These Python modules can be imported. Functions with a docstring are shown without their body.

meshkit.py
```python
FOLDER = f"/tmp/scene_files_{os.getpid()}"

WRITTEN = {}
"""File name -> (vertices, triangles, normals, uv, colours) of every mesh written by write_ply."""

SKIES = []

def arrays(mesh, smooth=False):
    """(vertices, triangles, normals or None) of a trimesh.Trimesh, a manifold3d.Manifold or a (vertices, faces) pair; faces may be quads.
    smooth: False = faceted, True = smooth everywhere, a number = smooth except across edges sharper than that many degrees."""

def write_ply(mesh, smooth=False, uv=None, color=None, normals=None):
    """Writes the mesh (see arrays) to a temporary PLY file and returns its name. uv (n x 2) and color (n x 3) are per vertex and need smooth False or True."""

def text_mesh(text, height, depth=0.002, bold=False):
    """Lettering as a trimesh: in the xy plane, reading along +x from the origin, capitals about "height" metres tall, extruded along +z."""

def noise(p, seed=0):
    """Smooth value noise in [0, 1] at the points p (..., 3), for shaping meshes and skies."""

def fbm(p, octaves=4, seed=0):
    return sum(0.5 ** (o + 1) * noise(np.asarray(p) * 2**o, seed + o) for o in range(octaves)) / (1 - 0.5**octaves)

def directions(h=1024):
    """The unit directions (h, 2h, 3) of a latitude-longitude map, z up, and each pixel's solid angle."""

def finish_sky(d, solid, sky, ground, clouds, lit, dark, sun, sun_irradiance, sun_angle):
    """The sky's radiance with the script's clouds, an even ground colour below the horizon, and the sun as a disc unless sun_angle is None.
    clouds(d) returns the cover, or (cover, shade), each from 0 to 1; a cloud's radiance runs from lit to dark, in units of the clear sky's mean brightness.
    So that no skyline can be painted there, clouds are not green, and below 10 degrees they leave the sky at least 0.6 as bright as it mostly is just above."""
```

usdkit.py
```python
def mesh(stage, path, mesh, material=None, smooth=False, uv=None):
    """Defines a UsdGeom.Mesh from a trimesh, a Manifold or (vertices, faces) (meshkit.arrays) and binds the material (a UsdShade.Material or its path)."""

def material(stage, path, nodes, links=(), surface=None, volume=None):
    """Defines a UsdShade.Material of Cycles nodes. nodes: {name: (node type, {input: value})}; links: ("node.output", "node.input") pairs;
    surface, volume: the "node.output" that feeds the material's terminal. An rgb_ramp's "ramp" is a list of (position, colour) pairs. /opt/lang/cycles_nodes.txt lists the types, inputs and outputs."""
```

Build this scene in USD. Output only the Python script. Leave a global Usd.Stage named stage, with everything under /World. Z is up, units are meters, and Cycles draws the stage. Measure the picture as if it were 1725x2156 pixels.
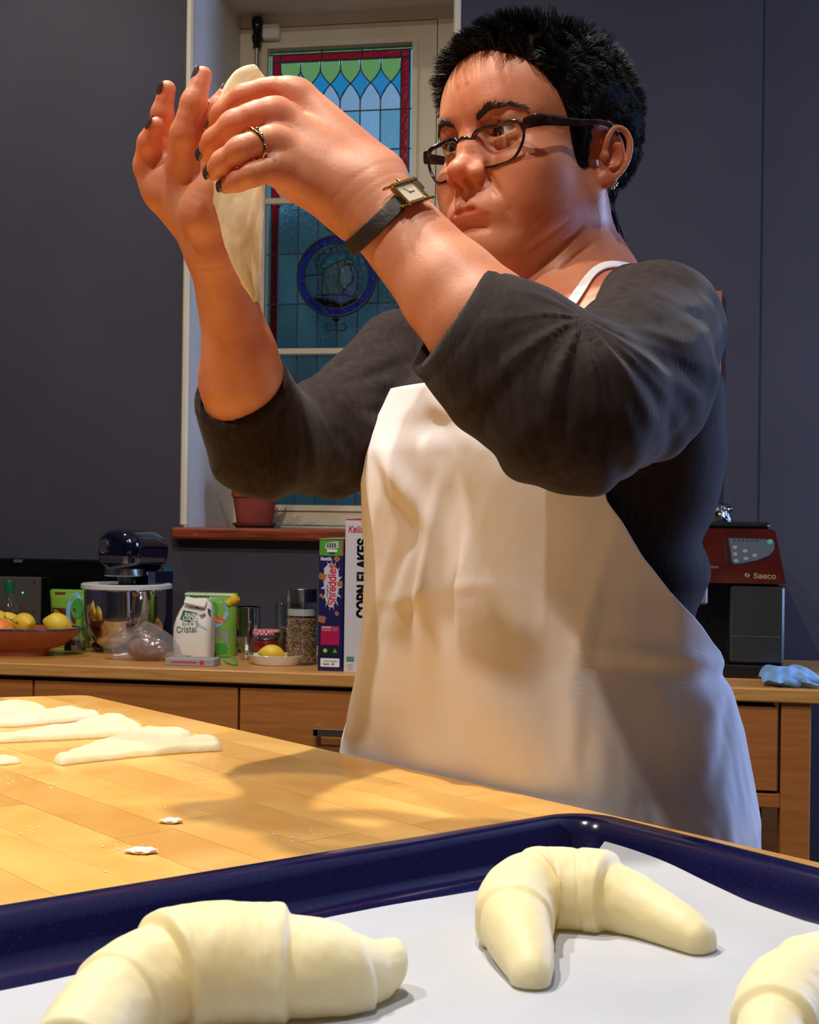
import math, random
import numpy as np, trimesh, usdkit, meshkit
import manifold3d as m3
from shapely.geometry import Polygon, LineString, Point, box as sbox
from shapely import affinity
from shapely.ops import unary_union
from pxr import Usd, UsdGeom, UsdLux, UsdShade, Gf, Sdf, Vt

stage = Usd.Stage.CreateInMemory()
UsdGeom.SetStageUpAxis(stage, 'Z'); UsdGeom.SetStageMetersPerUnit(stage, 1.0)
UsdGeom.Xform.Define(stage, '/World'); UsdGeom.Scope.Define(stage, '/World/Looks')
rng = np.random.default_rng(7); random.seed(7)
PI = math.pi
# ---------------------------------------------------------------- camera
W, H, FOC = 1725, 2156, 2900.0
CAM = np.array([0, 0, 1.22])
YAW, PITCH, ROLL = math.radians(10.2), math.radians(0.24), 0.013
_fw = np.array([-math.sin(YAW), math.cos(YAW), 0]); _rt = np.array([math.cos(YAW), math.sin(YAW), 0]); _up = np.array([0, 0, 1.])
CF = _fw*math.cos(PITCH)+_up*math.sin(PITCH); _u2 = _up*math.cos(PITCH)-_fw*math.sin(PITCH)
CR = _rt*math.cos(ROLL)+_u2*math.sin(ROLL); CU = _u2*math.cos(ROLL)-_rt*math.sin(ROLL)
def ray(px, py): return CF+CR*((px-W/2)/FOC)-CU*((py-H/2)/FOC)
def P(px, py, d): return CAM+ray(px, py)*d          # a point of the photograph at a real distance
def ZP(px, py, z): r = ray(px, py); return CAM+r*((z-CAM[2])/r[2])
def YP(px, py, y): r = ray(px, py); return CAM+r*(y/r[1])
cam = UsdGeom.Camera.Define(stage, '/World/camera')
cam.CreateHorizontalApertureAttr(24.0); cam.CreateVerticalApertureAttr(24.0*H/W)
cam.CreateFocalLengthAttr(24.0*FOC/W)
cam.CreateClippingRangeAttr(Gf.Vec2f(0.05, 200))
cam.CreateFStopAttr(28.0); cam.CreateFocusDistanceAttr(1.25)
_m = Gf.Matrix4d(*[*map(float, CR), 0], *[*map(float, CU), 0], *[*map(float, -CF), 0], *[*map(float, CAM), 1])
UsdGeom.Xformable(cam).AddTransformOp().Set(_m)
cam.CreateExposureAttr(0.8)
# ---------------------------------------------------------------- lights: ceiling spots, ceiling lamp, daylight through the two windows
def place(l, loc, target=None):
    x = UsdGeom.Xformable(l)
    if target is None:
        x.AddTranslateOp().Set(Gf.Vec3d(*map(float, loc)))
    else:
        z = np.asarray(loc, float)-np.asarray(target, float); z /= np.linalg.norm(z)
        a = np.cross([0, 0, 1.], z) if abs(z[2]) < .99 else np.array([1., 0, 0]); a /= np.linalg.norm(a); b = np.cross(z, a)
        x.AddTransformOp().Set(Gf.Matrix4d(*[*map(float, a), 0], *[*map(float, b), 0], *[*map(float, z), 0], *[*map(float, loc), 1]))
def rect_light(name, loc, target, w, h, power, col):
    l = UsdLux.RectLight.Define(stage, '/World/'+name); l.CreateWidthAttr(w); l.CreateHeightAttr(h)
    l.CreateIntensityAttr(power); l.CreateColorAttr(Gf.Vec3f(*col)); place(l, loc, target)
WARM = (1.0, .92, .81)
CEIL = 2.95
SPOTS = [  # x, y, radiance: recessed halogen spots in the ceiling
    (-.60, 1.28, 2400), (-.12, .50, 1150), (-1.70, 2.80, 620), (-1.05, .45, 1750)]
rect_light('daylight_side_window', (1.95, 2.75, 1.55), (.2, 1.3, 1.3), 1.0, 1.3, 9, (.36, .52, 1.0))
dome = UsdLux.DomeLight.Define(stage, '/World/evening_sky'); dome.CreateIntensityAttr(.33); dome.CreateColorAttr(Gf.Vec3f(.22, .33, .45))
# ---------------------------------------------------------------- helpers
_names = {}
def numbered(parent, name):
    k = parent+'/'+name; n = _names.get(k, 0); _names[k] = n+1
    return k if n == 0 else f'{k}_{n:03d}'
def data(prim, label=None, cat=None, group=None, kind=None):
    for k, v in (('label', label), ('category', cat), ('group', group), ('kind', kind)):
        if v: prim.SetCustomDataByKey(k, v)
def obj(name, mesh, m, parent=None, label=None, cat=None, group=None, kind=None, smooth=30, attr=None):
    path = numbered(str(parent.GetPath()) if parent else '/World', name)
    g = usdkit.mesh(stage, path, mesh, m, smooth)
    if attr is not None:
        for k, v in attr.items():
            UsdGeom.PrimvarsAPI(g).CreatePrimvar(k, Sdf.ValueTypeNames.Color3fArray, 'vertex').Set(Vt.Vec3fArray.FromNumpy(np.asarray(v, np.float32)))
    data(g.GetPrim(), label, cat, group, kind)
    return g.GetPrim()
def thing(name, label=None, cat=None, group=None, kind=None, loc=(0, 0, 0), rz=0):
    x = UsdGeom.Xform.Define(stage, numbered('/World', name))
    x.AddTranslateOp().Set(Gf.Vec3d(*map(float, loc))); x.AddRotateZOp().Set(float(rz))
    data(x.GetPrim(), label, cat, group, kind)
    return x.GetPrim()
def struct(name, mesh, m, parent=None, smooth=30):
    return obj(name, mesh, m, parent, kind=None if parent else 'structure', smooth=smooth)
cat_ = trimesh.util.concatenate
def T(mesh, loc=(0, 0, 0), rz=0, rx=0, ry=0, s=None):
    m = mesh.copy()
    if s is not None: m.apply_scale(s)
    for a, ax in ((rx, [1, 0, 0]), (ry, [0, 1, 0]), (rz, [0, 0, 1])):
        if a: m.apply_transform(trimesh.transformations.rotation_matrix(a, ax))
    m.apply_translation(loc); return m
def bx(x0, x1, y0, y1, z0, z1, r=0.0):
    if r <= 0:
        return T(trimesh.creation.box((x1-x0, y1-y0, z1-z0)), ((x0+x1)/2, (y0+y1)/2, (z0+z1)/2))
    v = [[x, y, z] for x in (x0, x1) for y in (y0, y1) for z in (z0, z1)]; pts = []
    for p in v:
        s = [1 if p[i] == (x0, y0, z0)[i] else -1 for i in range(3)]
        for i in range(3):
            q = np.array(p, float)
            for j in range(3):
                if j != i: q[j] += s[j]*r
            pts.append(q)
    return trimesh.convex.convex_hull(np.array(pts))
def lathe(prof, n=48, loc=(0, 0, 0)):
    return T(trimesh.creation.revolve(np.array(prof, float), sections=n), loc)
def cyl(a, b, r, n=16): return trimesh.creation.cylinder(radius=r, segment=[a, b], sections=n)
def tube(pts, r, n=8, closed=False):
    p = np.asarray(pts, float); N = len(p); r = np.broadcast_to(r, (N,))
    t = (np.roll(p, -1, 0)-np.roll(p, 1, 0)) if closed else np.gradient(p, axis=0)
    t /= np.linalg.norm(t, axis=1, keepdims=True)+1e-12
    a = np.cross(t[0], [0, 0, 1.]) if abs(t[0][2]) < .9 else np.cross(t[0], [1., 0, 0]); A = []
    for i in range(N):
        a = a-t[i]*(a@t[i]); a /= np.linalg.norm(a); A.append(a)
    A = np.array(A); B = np.cross(t, A); an = np.arange(n)*2*PI/n
    v = p[:, None]+r[:, None, None]*(np.cos(an)[None, :, None]*A[:, None]+np.sin(an)[None, :, None]*B[:, None])
    v = v.reshape(-1, 3); f = []
    for i in range(N if closed else N-1):
        k = (i+1) % N
        for j in range(n):
            q = (j+1) % n; f += [[i*n+j, i*n+q, k*n+q], [i*n+j, k*n+q, k*n+j]]
    if not closed:
        v = np.vstack([v, p[0], p[-1]]); c0, c1 = N*n, N*n+1
        for j in range(n):
            q = (j+1) % n; f += [[c0, q, j], [c1, (N-1)*n+j, (N-1)*n+q]]
    return trimesh.Trimesh(v, f, process=False)
def extrude(poly, h, loc=(0, 0, 0)):
    gs = [g for g in getattr(poly, 'geoms', [poly]) if g.area > 0]
    return T(cat_([trimesh.creation.extrude_polygon(g, h, engine='earcut') for g in gs]), loc)
def wallplate(poly, d, y):
    """a polygon in x-z standing upright, front face at y, thickness d behind it"""
    m = extrude(poly, d); v = m.vertices.copy(); m.vertices = np.stack([v[:, 0], y+d-v[:, 2], v[:, 1]], 1); return m
def text_at(s, height, o, ex, ey, depth=.0006, bold=False, width=None, slant=0.0):
    """lettering starting at o, reading along ex, rising along ey, standing proud along ex x ey"""
    m = meshkit.text_mesh(s, height, depth, bold); v = m.vertices.copy()
    v[:, 0] += slant*v[:, 1]
    if width: v[:, 0] *= width/(v[:, 0].max())
    ex = np.array(ex, float); ex /= np.linalg.norm(ex); ey = np.array(ey, float); ey /= np.linalg.norm(ey); n = np.cross(ex, ey)
    m.vertices = np.array(o, float)+v[:, :1]*ex+v[:, 1:2]*ey+v[:, 2:]*n; return m
def spline(pts, n=40, closed=False):
    from scipy.interpolate import splprep, splev
    p = np.asarray(pts, float)
    if closed: p = np.vstack([p, p[:1]])
    tck, _ = splprep(p.T, s=0, k=min(3, len(p)-1), per=closed)
    return np.array(splev(np.linspace(0, 1, n, endpoint=not closed), tck)).T
# ---------------------------------------------------------------- materials
def lin(c): return tuple(((x/12.92) if x <= .04045 else ((x+.055)/1.055)**2.4) for x in [v/255 for v in c])
def mat(name, col, rough=.5, var=None, scale=20, stretch=(1, 1, 1), detail=4, bump=0, bscale=None, bdist=.002, metal=0, spec=.5, coat=0, sss=0, sssr=(1, .35, .18), ssss=.006, trans=0, ior=1.5, sheen=0, emit=None, es=1, rnd=0, dist=0, coatr=.05, hsvs=1, attr=None, thr=(.35, .65), world=False):
    """principled material; var: second colour mixed in by stretched noise; rnd: brightness spread between copies"""
    path = '/World/Looks/'+name
    N = {'p': ('principled_bsdf', dict(base_color=col, roughness=rough, metallic=metal, specular_ior_level=spec, coat_weight=coat, coat_roughness=coatr, transmission_weight=trans, ior=ior, sheen_weight=sheen))}; Lk = []
    if sss: N['p'][1].update(subsurface_weight=sss, subsurface_radius=sssr, subsurface_scale=ssss)
    if emit: N['p'][1].update(emission_color=emit, emission_strength=es)
    if var is not None or bump:
        N['g'] = ('geometry', {}) if world else ('texture_coordinate', {}); src = 'g.position' if world else 'g.object'
        N['m'] = ('mapping', dict(scale=stretch)); Lk.append((src, 'm.vector'))
        vec = 'm.vector'
        if rnd:
            N['oi'] = ('object_info', {}); N['ofs'] = ('combine_xyz', {}); N['mu'] = ('math', dict(math_type='multiply', value2=37.0)); N['va'] = ('vector_math', dict(math_type='add'))
            Lk += [('oi.random', 'mu.value1'), ('mu.value', 'ofs.x'), ('mu.value', 'ofs.y'), ('mu.value', 'ofs.z'), ('m.vector', 'va.vector1'), ('ofs.vector', 'va.vector2')]; vec = 'va.vector'
    out = None
    if var is not None:
        N['n'] = ('noise_texture', dict(scale=scale, detail=detail, distortion=dist)); Lk.append((vec, 'n.vector'))
        N['r'] = ('rgb_ramp', dict(ramp=[(thr[0], col), (thr[1], var)])); Lk.append(('n.fac', 'r.fac')); out = 'r.color'
    if attr:
        N['at'] = ('attribute', dict(attribute=attr)); N['mxa'] = ('mix', dict(mix_type='multiply', fac=1.0, color1=col))
        Lk.append(('at.color', 'mxa.color2'))
        if out: Lk.append((out, 'mxa.color1'))
        out = 'mxa.color'
    if rnd:
        N['oi'] = ('object_info', {}); N['mr'] = ('map_range', dict(from_min=0, from_max=1, to_min=1-rnd, to_max=1+rnd)); N['hv'] = ('hsv', dict(color=col, saturation=hsvs))
        Lk += [('oi.random', 'mr.value'), ('mr.result', 'hv.value')]
        if out: Lk.append((out, 'hv.color'))
        out = 'hv.color'
    if out: Lk.append((out, 'p.base_color'))
    if bump:
        N['bn'] = ('noise_texture', dict(scale=bscale or scale*4, detail=3)); N['b'] = ('bump', dict(strength=bump, distance=bdist))
        Lk += [(vec, 'bn.vector'), ('bn.fac', 'b.height'), ('b.normal', 'p.normal')]
    return usdkit.material(stage, path, N, Lk, surface='p.BSDF')
def plain(name, c, rough=.5, **k): return mat(name, lin(c), rough, **k)
def pane_mat(name, col, gl=.06, rough=.02):
    """thin clear sheet: colour-tinted see-through plus a reflection that grows towards grazing angles"""
    return usdkit.material(stage, '/World/Looks/'+name, {'t': ('transparent_bsdf', dict(color=col)), 'g': ('glossy_bsdf', dict(color=(.9, .9, .9), roughness=rough)), 'f': ('layer_weight', dict(blend=.5)), 'w': ('math', dict(math_type='power', value2=4.0)), 'k': ('math', dict(math_type='multiply_add', value2=.7, value3=gl)), 'x': ('mix_closure', {})},
        [('f.facing', 'w.value1'), ('w.value', 'k.value1'), ('k.value', 'x.fac'), ('t.BSDF', 'x.closure1'), ('g.BSDF', 'x.closure2')], surface='x.closure')
# ================================================================ MATERIALS OF THE PLACE
M = {}
M['wall'] = mat('wall_paint', lin((62, 60, 71)), .75, var=lin((57, 55, 66)), scale=3, bump=.12, bscale=90, bdist=.001)
M['cream'] = mat('cream_paint', lin((226, 214, 186)), .45, var=lin((216, 203, 172)), scale=6, bump=.06, bscale=60)
M['reveal'] = mat('white_wall_paint', lin((222, 218, 212)), .6, var=lin((212, 207, 198)), scale=5, bump=.08, bscale=70)
M['ceiling'] = plain('ceiling_paint', (214, 208, 200), .8)
M['floor'] = mat('floor_tile', lin((120, 100, 84)), .5, var=lin((96, 80, 66)), scale=5)
M['sill'] = mat('sill_wood', lin((150, 66, 30)), .35, var=lin((104, 40, 16)), scale=9, stretch=(1, 14, 14), detail=6, dist=.6, coat=.3)
M['beech'] = mat('beech_worktop', lin((208, 154, 86)), .42, var=lin((186, 128, 64)), scale=7, stretch=(1, 16, 16), detail=6, dist=.4, bump=.05, bscale=40, coat=.15, coatr=.2)
M['beech_front'] = mat('beech_front', lin((178, 112, 54)), .45, var=lin((160, 96, 42)), scale=6, stretch=(1, 10, 14), detail=6, dist=.5, coat=.1, coatr=.25)
M['stave'] = mat('maple_stave', lin((242, 194, 116)), .34, var=lin((228, 170, 92)), scale=9, stretch=(1, 1, 1), detail=5, dist=.8, rnd=.14, hsvs=1.05, coat=.25, coatr=.22, bump=.05, bscale=60)
M['dark'] = plain('dark_shadow_gap', (22, 18, 16), .7)
M['steel'] = plain('brushed_steel', (196, 194, 190), .22, metal=1)
M['chrome'] = plain('polished_steel', (210, 208, 204), .06, metal=1)
M['black'] = plain('black_plastic', (14, 14, 15), .35)
M['gloss_black'] = plain('gloss_black', (8, 8, 10), .12)
M['lead'] = plain('lead_came', (92, 96, 108), .45, metal=.7)
M['lead_dark'] = plain('patinated_lead', (52, 54, 60), .45, metal=.6)
M['white'] = plain('white_gloss', (226, 222, 212), .35)
M['leaf'] = mat('plant_leaf', lin((52, 84, 40)), .45, var=lin((80, 112, 62)), scale=30, rnd=.25)
M['terracotta'] = mat('terracotta', lin((150, 62, 40)), .75, var=lin((128, 48, 32)), scale=12, bump=.1)
M['saucer'] = mat('dark_saucer', lin((92, 36, 28)), .6, var=lin((78, 30, 22)), scale=12)
# ================================================================ ROOM
WY = 3.43; WZ = 3.84; XL, XR = -1.215, -.512; SILL = 1.188; SOF = 2.675; STEP = .238
def quadwall(x0, x1, y0, y1, z0, z1): return bx(x0, x1, y0, y1, z0, z1)
struct('wall_back', cat_([bx(-3.2, XL, WY, WZ+.1, 0, CEIL), bx(XL, XR, WY, WZ+.1, 0, SILL-.03), bx(XL, XR, WY, WZ+.1, SOF, CEIL), bx(XR, STEP, WY, WZ+.1, 0, CEIL), bx(STEP, 2.05, WY+.018, WZ+.1, 0, CEIL)]), M['wall'], smooth=False)
WB = struct('wall_recess', cat_([bx(XL, XL+.006, WY+.0, WZ+.04, SILL, SOF), bx(XR-.006, XR, WY, WZ+.04, SILL, SOF), bx(XL, XR, WY, WZ+.04, SOF-.006, SOF)]), M['reveal'], smooth=False)
tr = struct('trim_1', bx(XL-.010, XL+.008, WY-.006, WY+.02, SILL+.002, SOF+.01, .005), M['cream'])
tr = struct('trim_2', bx(XR-.008, XR+.010, WY-.006, WY+.02, SILL+.002, SOF+.01, .005), M['cream'])
struct('floor', bx(-3.2, 2.05, -2.2, WY+.2, -.1, 0), M['floor'])
struct('ceiling', bx(-3.2, 2.05, -2.2, WY+.5, CEIL, CEIL+.1), M['ceiling'])
struct('wall_left', bx(-3.3, -3.2, -2.2, WY+.5, 0, CEIL), M['wall'])
struct('wall_front', bx(-3.2, 2.05, -2.3, -2.2, 0, CEIL), M['wall'])
struct('wall_right', cat_([bx(2.05, 2.15, -2.2, 2.2, 0, CEIL), bx(2.05, 2.15, 3.3, WY+.5, 0, CEIL), bx(2.05, 2.15, 2.2, 3.3, 0, .88), bx(2.05, 2.15, 2.2, 3.3, 2.22, CEIL)]), M['wall'], smooth=False)
w2 = thing('window_2', kind='structure')
obj('window_frame', cat_([bx(2.03, 2.12, 2.2, 2.24, .88, 2.22), bx(2.03, 2.12, 3.26, 3.3, .88, 2.22), bx(2.03, 2.12, 2.24, 3.26, .88, .92), bx(2.03, 2.12, 2.24, 3.26, 2.18, 2.22), bx(2.05, 2.1, 2.73, 2.77, .92, 2.18)]), M['white'], w2)
obj('pane', bx(2.07, 2.075, 2.24, 3.26, .92, 2.18), pane_mat('window_glass', (.95, .97, 1.0)), w2)
sl = thing('window_sill', kind='structure')
obj('sill_board', bx(XL-.02, XR+.02, WY-.045, WY+.02, SILL-.030, SILL, .006), M['sill'], sl)
obj('sill_bed', bx(XL+.006, XR-.006, WY+.02, WZ+.04, SILL-.03, SILL), M['sill'], sl)
# recessed ceiling spots
M['spot_glow'] = usdkit.material(stage, '/World/Looks/spot_glow', {'e': ('emission', dict(color=WARM, strength=1.0))}, [], surface='e.emission')
for i, (x, y, pw) in enumerate(SPOTS):
    t = thing('ceiling_spotlight', ['round recessed ceiling spotlight above the table and the hands', 'round recessed ceiling spotlight nearest above the baking tray', 'round recessed ceiling spotlight above the counter', 'round recessed ceiling spotlight left of the table'][i], 'ceiling light', 'recessed ceiling spotlights', loc=(x, y, CEIL))
    obj('trim_ring', lathe([(.030, -.004), (.045, -.006), (.047, 0), (.030, 0), (.030, -.004)], 32), M['steel'], t)
    l = UsdLux.DiskLight.Define(stage, str(t.GetPath())+'/lamp'); l.CreateRadiusAttr(.028); l.CreateIntensityAttr(pw); l.CreateColorAttr(Gf.Vec3f(*WARM))
    UsdGeom.Xformable(l).AddTranslateOp().Set(Gf.Vec3d(0, 0, -.008))
# ---------------------------------------------------------------- the leaded window
w1 = thing('window_1', kind='structure')
GY = WZ+.02
gTL, gTR, gB = YP(568, 110, GY), YP(872, 93, GY), YP(580, 1063, GY)
gx0, gx1, gz1, gz0 = gTL[0], gTR[0], (gTL[2]+gTR[2])/2, gB[2]
cx0 = YP(508, 400, WZ)[0]; cx1 = YP(921, 300, WZ)[0]; cz1 = YP(760, 46, WZ)[2]; cz0 = SILL+.004
cx0 = gx0-(cx1-gx1)*1.35
wx0, wx1 = XL+.006, XR-.006
fr = lambda x0, x1, z0, z1, X0, X1, Z0, Z1, y0, y1: cat_([bx(X0, x0, y0, y1, Z0, Z1), bx(x1, X1, y0, y1, Z0, Z1), bx(x0, x1, y0, y1, Z0, z0), bx(x0, x1, y0, y1, z1, Z1)])
obj('window_frame', fr(cx0+.002, cx1-.002, cz0, cz1-.002, wx0, wx1, SILL, SOF-.006, WZ, WZ+.05), M['cream'], w1, smooth=False)
obj('casement', fr(gx0-.001, gx1+.001, gz0-.001, gz1+.001, cx0+.005, cx1-.005, cz0+.004, cz1-.005, WZ+.001, WZ+.045), M['cream'], w1, smooth=False)
obj('casement_moulding', fr(gx0, gx1, gz0, gz1, gx0-.016, gx1+.016, gz0-.016, gz1+.016, WZ-.006, WZ+.004), M['cream'], w1, smooth=False)
for pz in ((640, 425), (700, 741)):
    z = YP(*pz, GY)[2]
    obj('glazing_bar', bx(gx0-.004, gx1+.004, GY-.022, GY-.006, z-.009, z+.009, .003), M['cream'], w1)
def glassmat(name, c, rough=.22):
    return usdkit.material(stage, '/World/Looks/'+name, {'g': ('texture_coordinate', {}), 'n': ('noise_texture', dict(scale=70, detail=2)), 'b': ('bump', dict(strength=.5, distance=.004)),
        'p': ('principled_bsdf', dict(base_color=lin(c), roughness=rough, transmission_weight=.96, ior=1.2, specular_ior_level=.6))}, [('g.object', 'n.vector'), ('n.fac', 'b.height'), ('b.normal', 'p.normal')], surface='p.BSDF')
G = {k: glassmat('glass_'+k, c) for k, c in dict(green=(168, 212, 142), red=(150, 20, 34), shield=(138, 176, 100), blue=(52, 150, 190), arch=(168, 188, 204), rect_a=(140, 184, 204), rect_b=(158, 190, 212), rect_c=(124, 172, 190), teal=(130, 206, 220), cobalt=(70, 90, 255), grey=(206, 216, 216), lilac=(168, 184, 240), hood=(170, 190, 178), shadow=(46, 52, 48)).items()}
gw, gh = gx1-gx0, gz1-gz0
def gX(px): return gx0+gw*(px-568)/(873-568)
def gZ(py): return gz1-gh*(py-101)/(1063-101)
b1, b2 = gX(575.5), gX(592); e2, e1 = gX(847), gX(865)
t1, t2 = gZ(109), gZ(125)
cols = np.linspace(b2, e2, 7); CAMES = []
def pane(poly, m, inset=.0012):
    poly = poly.buffer(-inset)
    if poly.area > 1e-6: obj('pane', wallplate(poly, .003, GY), G[m] if isinstance(m, str) else m, w1, smooth=False)
def came(pts, r=.0022, m='lead'):
    p = np.array([(x, GY+.0015, z) for x, z in pts]); CAMES.append(tube(p, r, 6))
rows = [gZ(v) for v in (234, 317, 425, 532, 638, 741, 848, 955, 1063)]
zs_b = [gZ(101)]+rows
# side borders
for k in range(len(zs_b)-1):
    za, zb = zs_b[k+1], zs_b[k]
    if k == 0: zb = t1
    pane(sbox(gx0, za, b1, zb), 'green' if k == 0 else 'teal'); pane(sbox(b1, za, b2, zb), 'red'); pane(sbox(e2, za, e1, zb), 'red'); pane(sbox(e1, za, gx1, zb), 'teal')
tc = [gx0, gX(680), gX(765), gx1]
for k in range(3):
    pane(sbox(tc[k], t1, tc[k+1], gz1), 'green'); pane(sbox(max(tc[k], b2), t2, min(tc[k+1], e2), t1), 'red')
    if k: came([(tc[k], t2), (tc[k], gz1)])
yt, ymid, ybot = gZ(126), gZ(176), gZ(212)
cw = cols[1]-cols[0]
def arc(x0, z0, x1, z1, bulge, n=7):
    t = np.linspace(0, 1, n); x = x0+(x1-x0)*t+bulge*np.sin(PI*t); z = z0+(z1-z0)*t; return list(zip(x, z))
for k in range(6):
    a, b = cols[k], cols[k+1]; c = (a+b)/2
    Ls = arc(a, gZ(146), c, ymid, -cw*.06); Rs = arc(b, gZ(146), c, ymid, cw*.06)
    sh = Polygon([(a+cw*.04, yt), (a, gZ(146))]+Ls+Rs[::-1]+[(b-cw*.04, yt)]).buffer(0); pane(sh, 'shield', .0018)
    La = arc(c, ymid, a, ybot, -cw*.08); Ra = arc(c, ymid, b, ybot, cw*.08)
    ar = Polygon(Ra+[(b, rows[0]), (a, rows[0])]+La[::-1]).buffer(0); pane(ar, 'arch', .0014)
    for q in (Ls, Rs, La, Ra): came(q, .0019)
    lo, hi = (a, c) if k == 0 else (c-cw, c), None
for k in range(7):
    x = cols[k]; l, r = max(cols[0], x-cw/2), min(cols[-1], x+cw/2)
    d = Polygon([(x, gZ(146)), (r, ymid), (x, ybot), (l, ymid)]).buffer(0)
    pane(d, 'blue', .0016)
    if 0 < k < 6:
        came([(x, t2), (x, gZ(146))]); came([(x, ybot), (x, gz0)], .0021)
for k in (0, 6): came([(cols[k], gz0), (cols[k], t1)], .0026)
for x in (b1, e1): came([(x, gz0), (x, t1)], .0026)
came([(gx0, t1), (gx1, t1)]); came([(b1, t2), (e1, t2)], .0026)
for i, z in enumerate(rows[:-1]): came([(gx0, z), (gx1, z)], .0021)
for r_ in range(len(rows)-1):
    for k in range(6):
        pane(sbox(cols[k], rows[r_+1], cols[k+1], rows[r_]), ['rect_a', 'rect_b', 'rect_c'][int(rng.integers(3))])
obj('lead_came', cat_(CAMES), M['lead'], w1)
pp = YP(803, 315, GY-.005); obj('lead_rosette', T(trimesh.creation.icosphere(2, .013), pp, s=None), mat('olive_glass', lin((96, 98, 40)), .2), w1)
# window bolt
bp = lambda px, py, dy=-.02: YP(px, py, WZ+dy)
q = bp(541, 102); zr0 = gZ(1040)
obj('bolt_rod', cyl((q[0], WZ-.02, zr0), (q[0], WZ-.02, q[2]), .006), M['steel'], w1)
z0, z1 = bp(541, 102)[2], bp(541, 35)[2]; hh = z1-z0
obj('bolt_handle', lathe([(.001, 0), (.011, 0), (.012, hh*.05), (.010, hh*.09), (.013, hh*.2), (.016, hh*.38), (.012, hh*.44), (.012, hh*.62), (.015, hh*.66), (.017, hh*.8), (.015, hh*.95), (.008, hh), (.001, hh)], 20, (q[0], WZ-.02, z0)), M['gloss_black'], w1)
a, b = bp(553, 51), bp(588, 81)
obj('bolt_keeper', bx(a[0], b[0], WZ-.026, WZ+.002, b[2], a[2], .004), M['white'], w1)
# ---------------------------------------------------------------- outside
hm = trimesh.creation.box((6, .6, 3.0)); hm = hm.subdivide().subdivide().subdivide().subdivide().subdivide()
v = hm.vertices; v += (meshkit.fbm(v*2.2, 4, 3)[:, None]-.5)*np.array([.4, .6, 1.1]); hm.vertices = v
obj('garden_hedge', T(hm, (-1.6, 6.6, 1.15)), mat('hedge_leaves', lin((150, 172, 158)), .8, var=lin((70, 92, 88)), scale=12), label='dark garden hedge outside, seen through the lower leaded panes', cat='hedge')
obj('garden_ground', bx(-8, 5, WZ+.15, 14, -.15, -.1), M['dark'], kind='structure')
# ---------------------------------------------------------------- the hanging glass roundel
rc_ = YP(709, 581, WZ-.05); RR = 83*np.linalg.norm(rc_-CAM)/FOC*1.0; ry = rc_[1]
t = thing('glass_roundel', 'round blue-rimmed stained glass roundel showing a hooded head in profile, hung against the window', 'sun catcher')
rp = lambda u, w: (rc_[0]+RR*u, rc_[2]+RR*w)
lead = []
def rl(pts, r=.0025): lead.append(tube([(rp(*q)[0], ry, rp(*q)[1]) for q in pts], r, 6))
def rpiece(name, pts, m): obj(name, wallplate(Polygon([rp(*q) for q in pts]).buffer(-.0006), .003, ry-.0015), G[m], t, smooth=False)
A = np.linspace(0, 2*PI, 13)+.2
circ = lambda r, n=72: [(r*math.cos(x), r*math.sin(x)) for x in np.linspace(0, 2*PI, n+1)]
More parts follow.
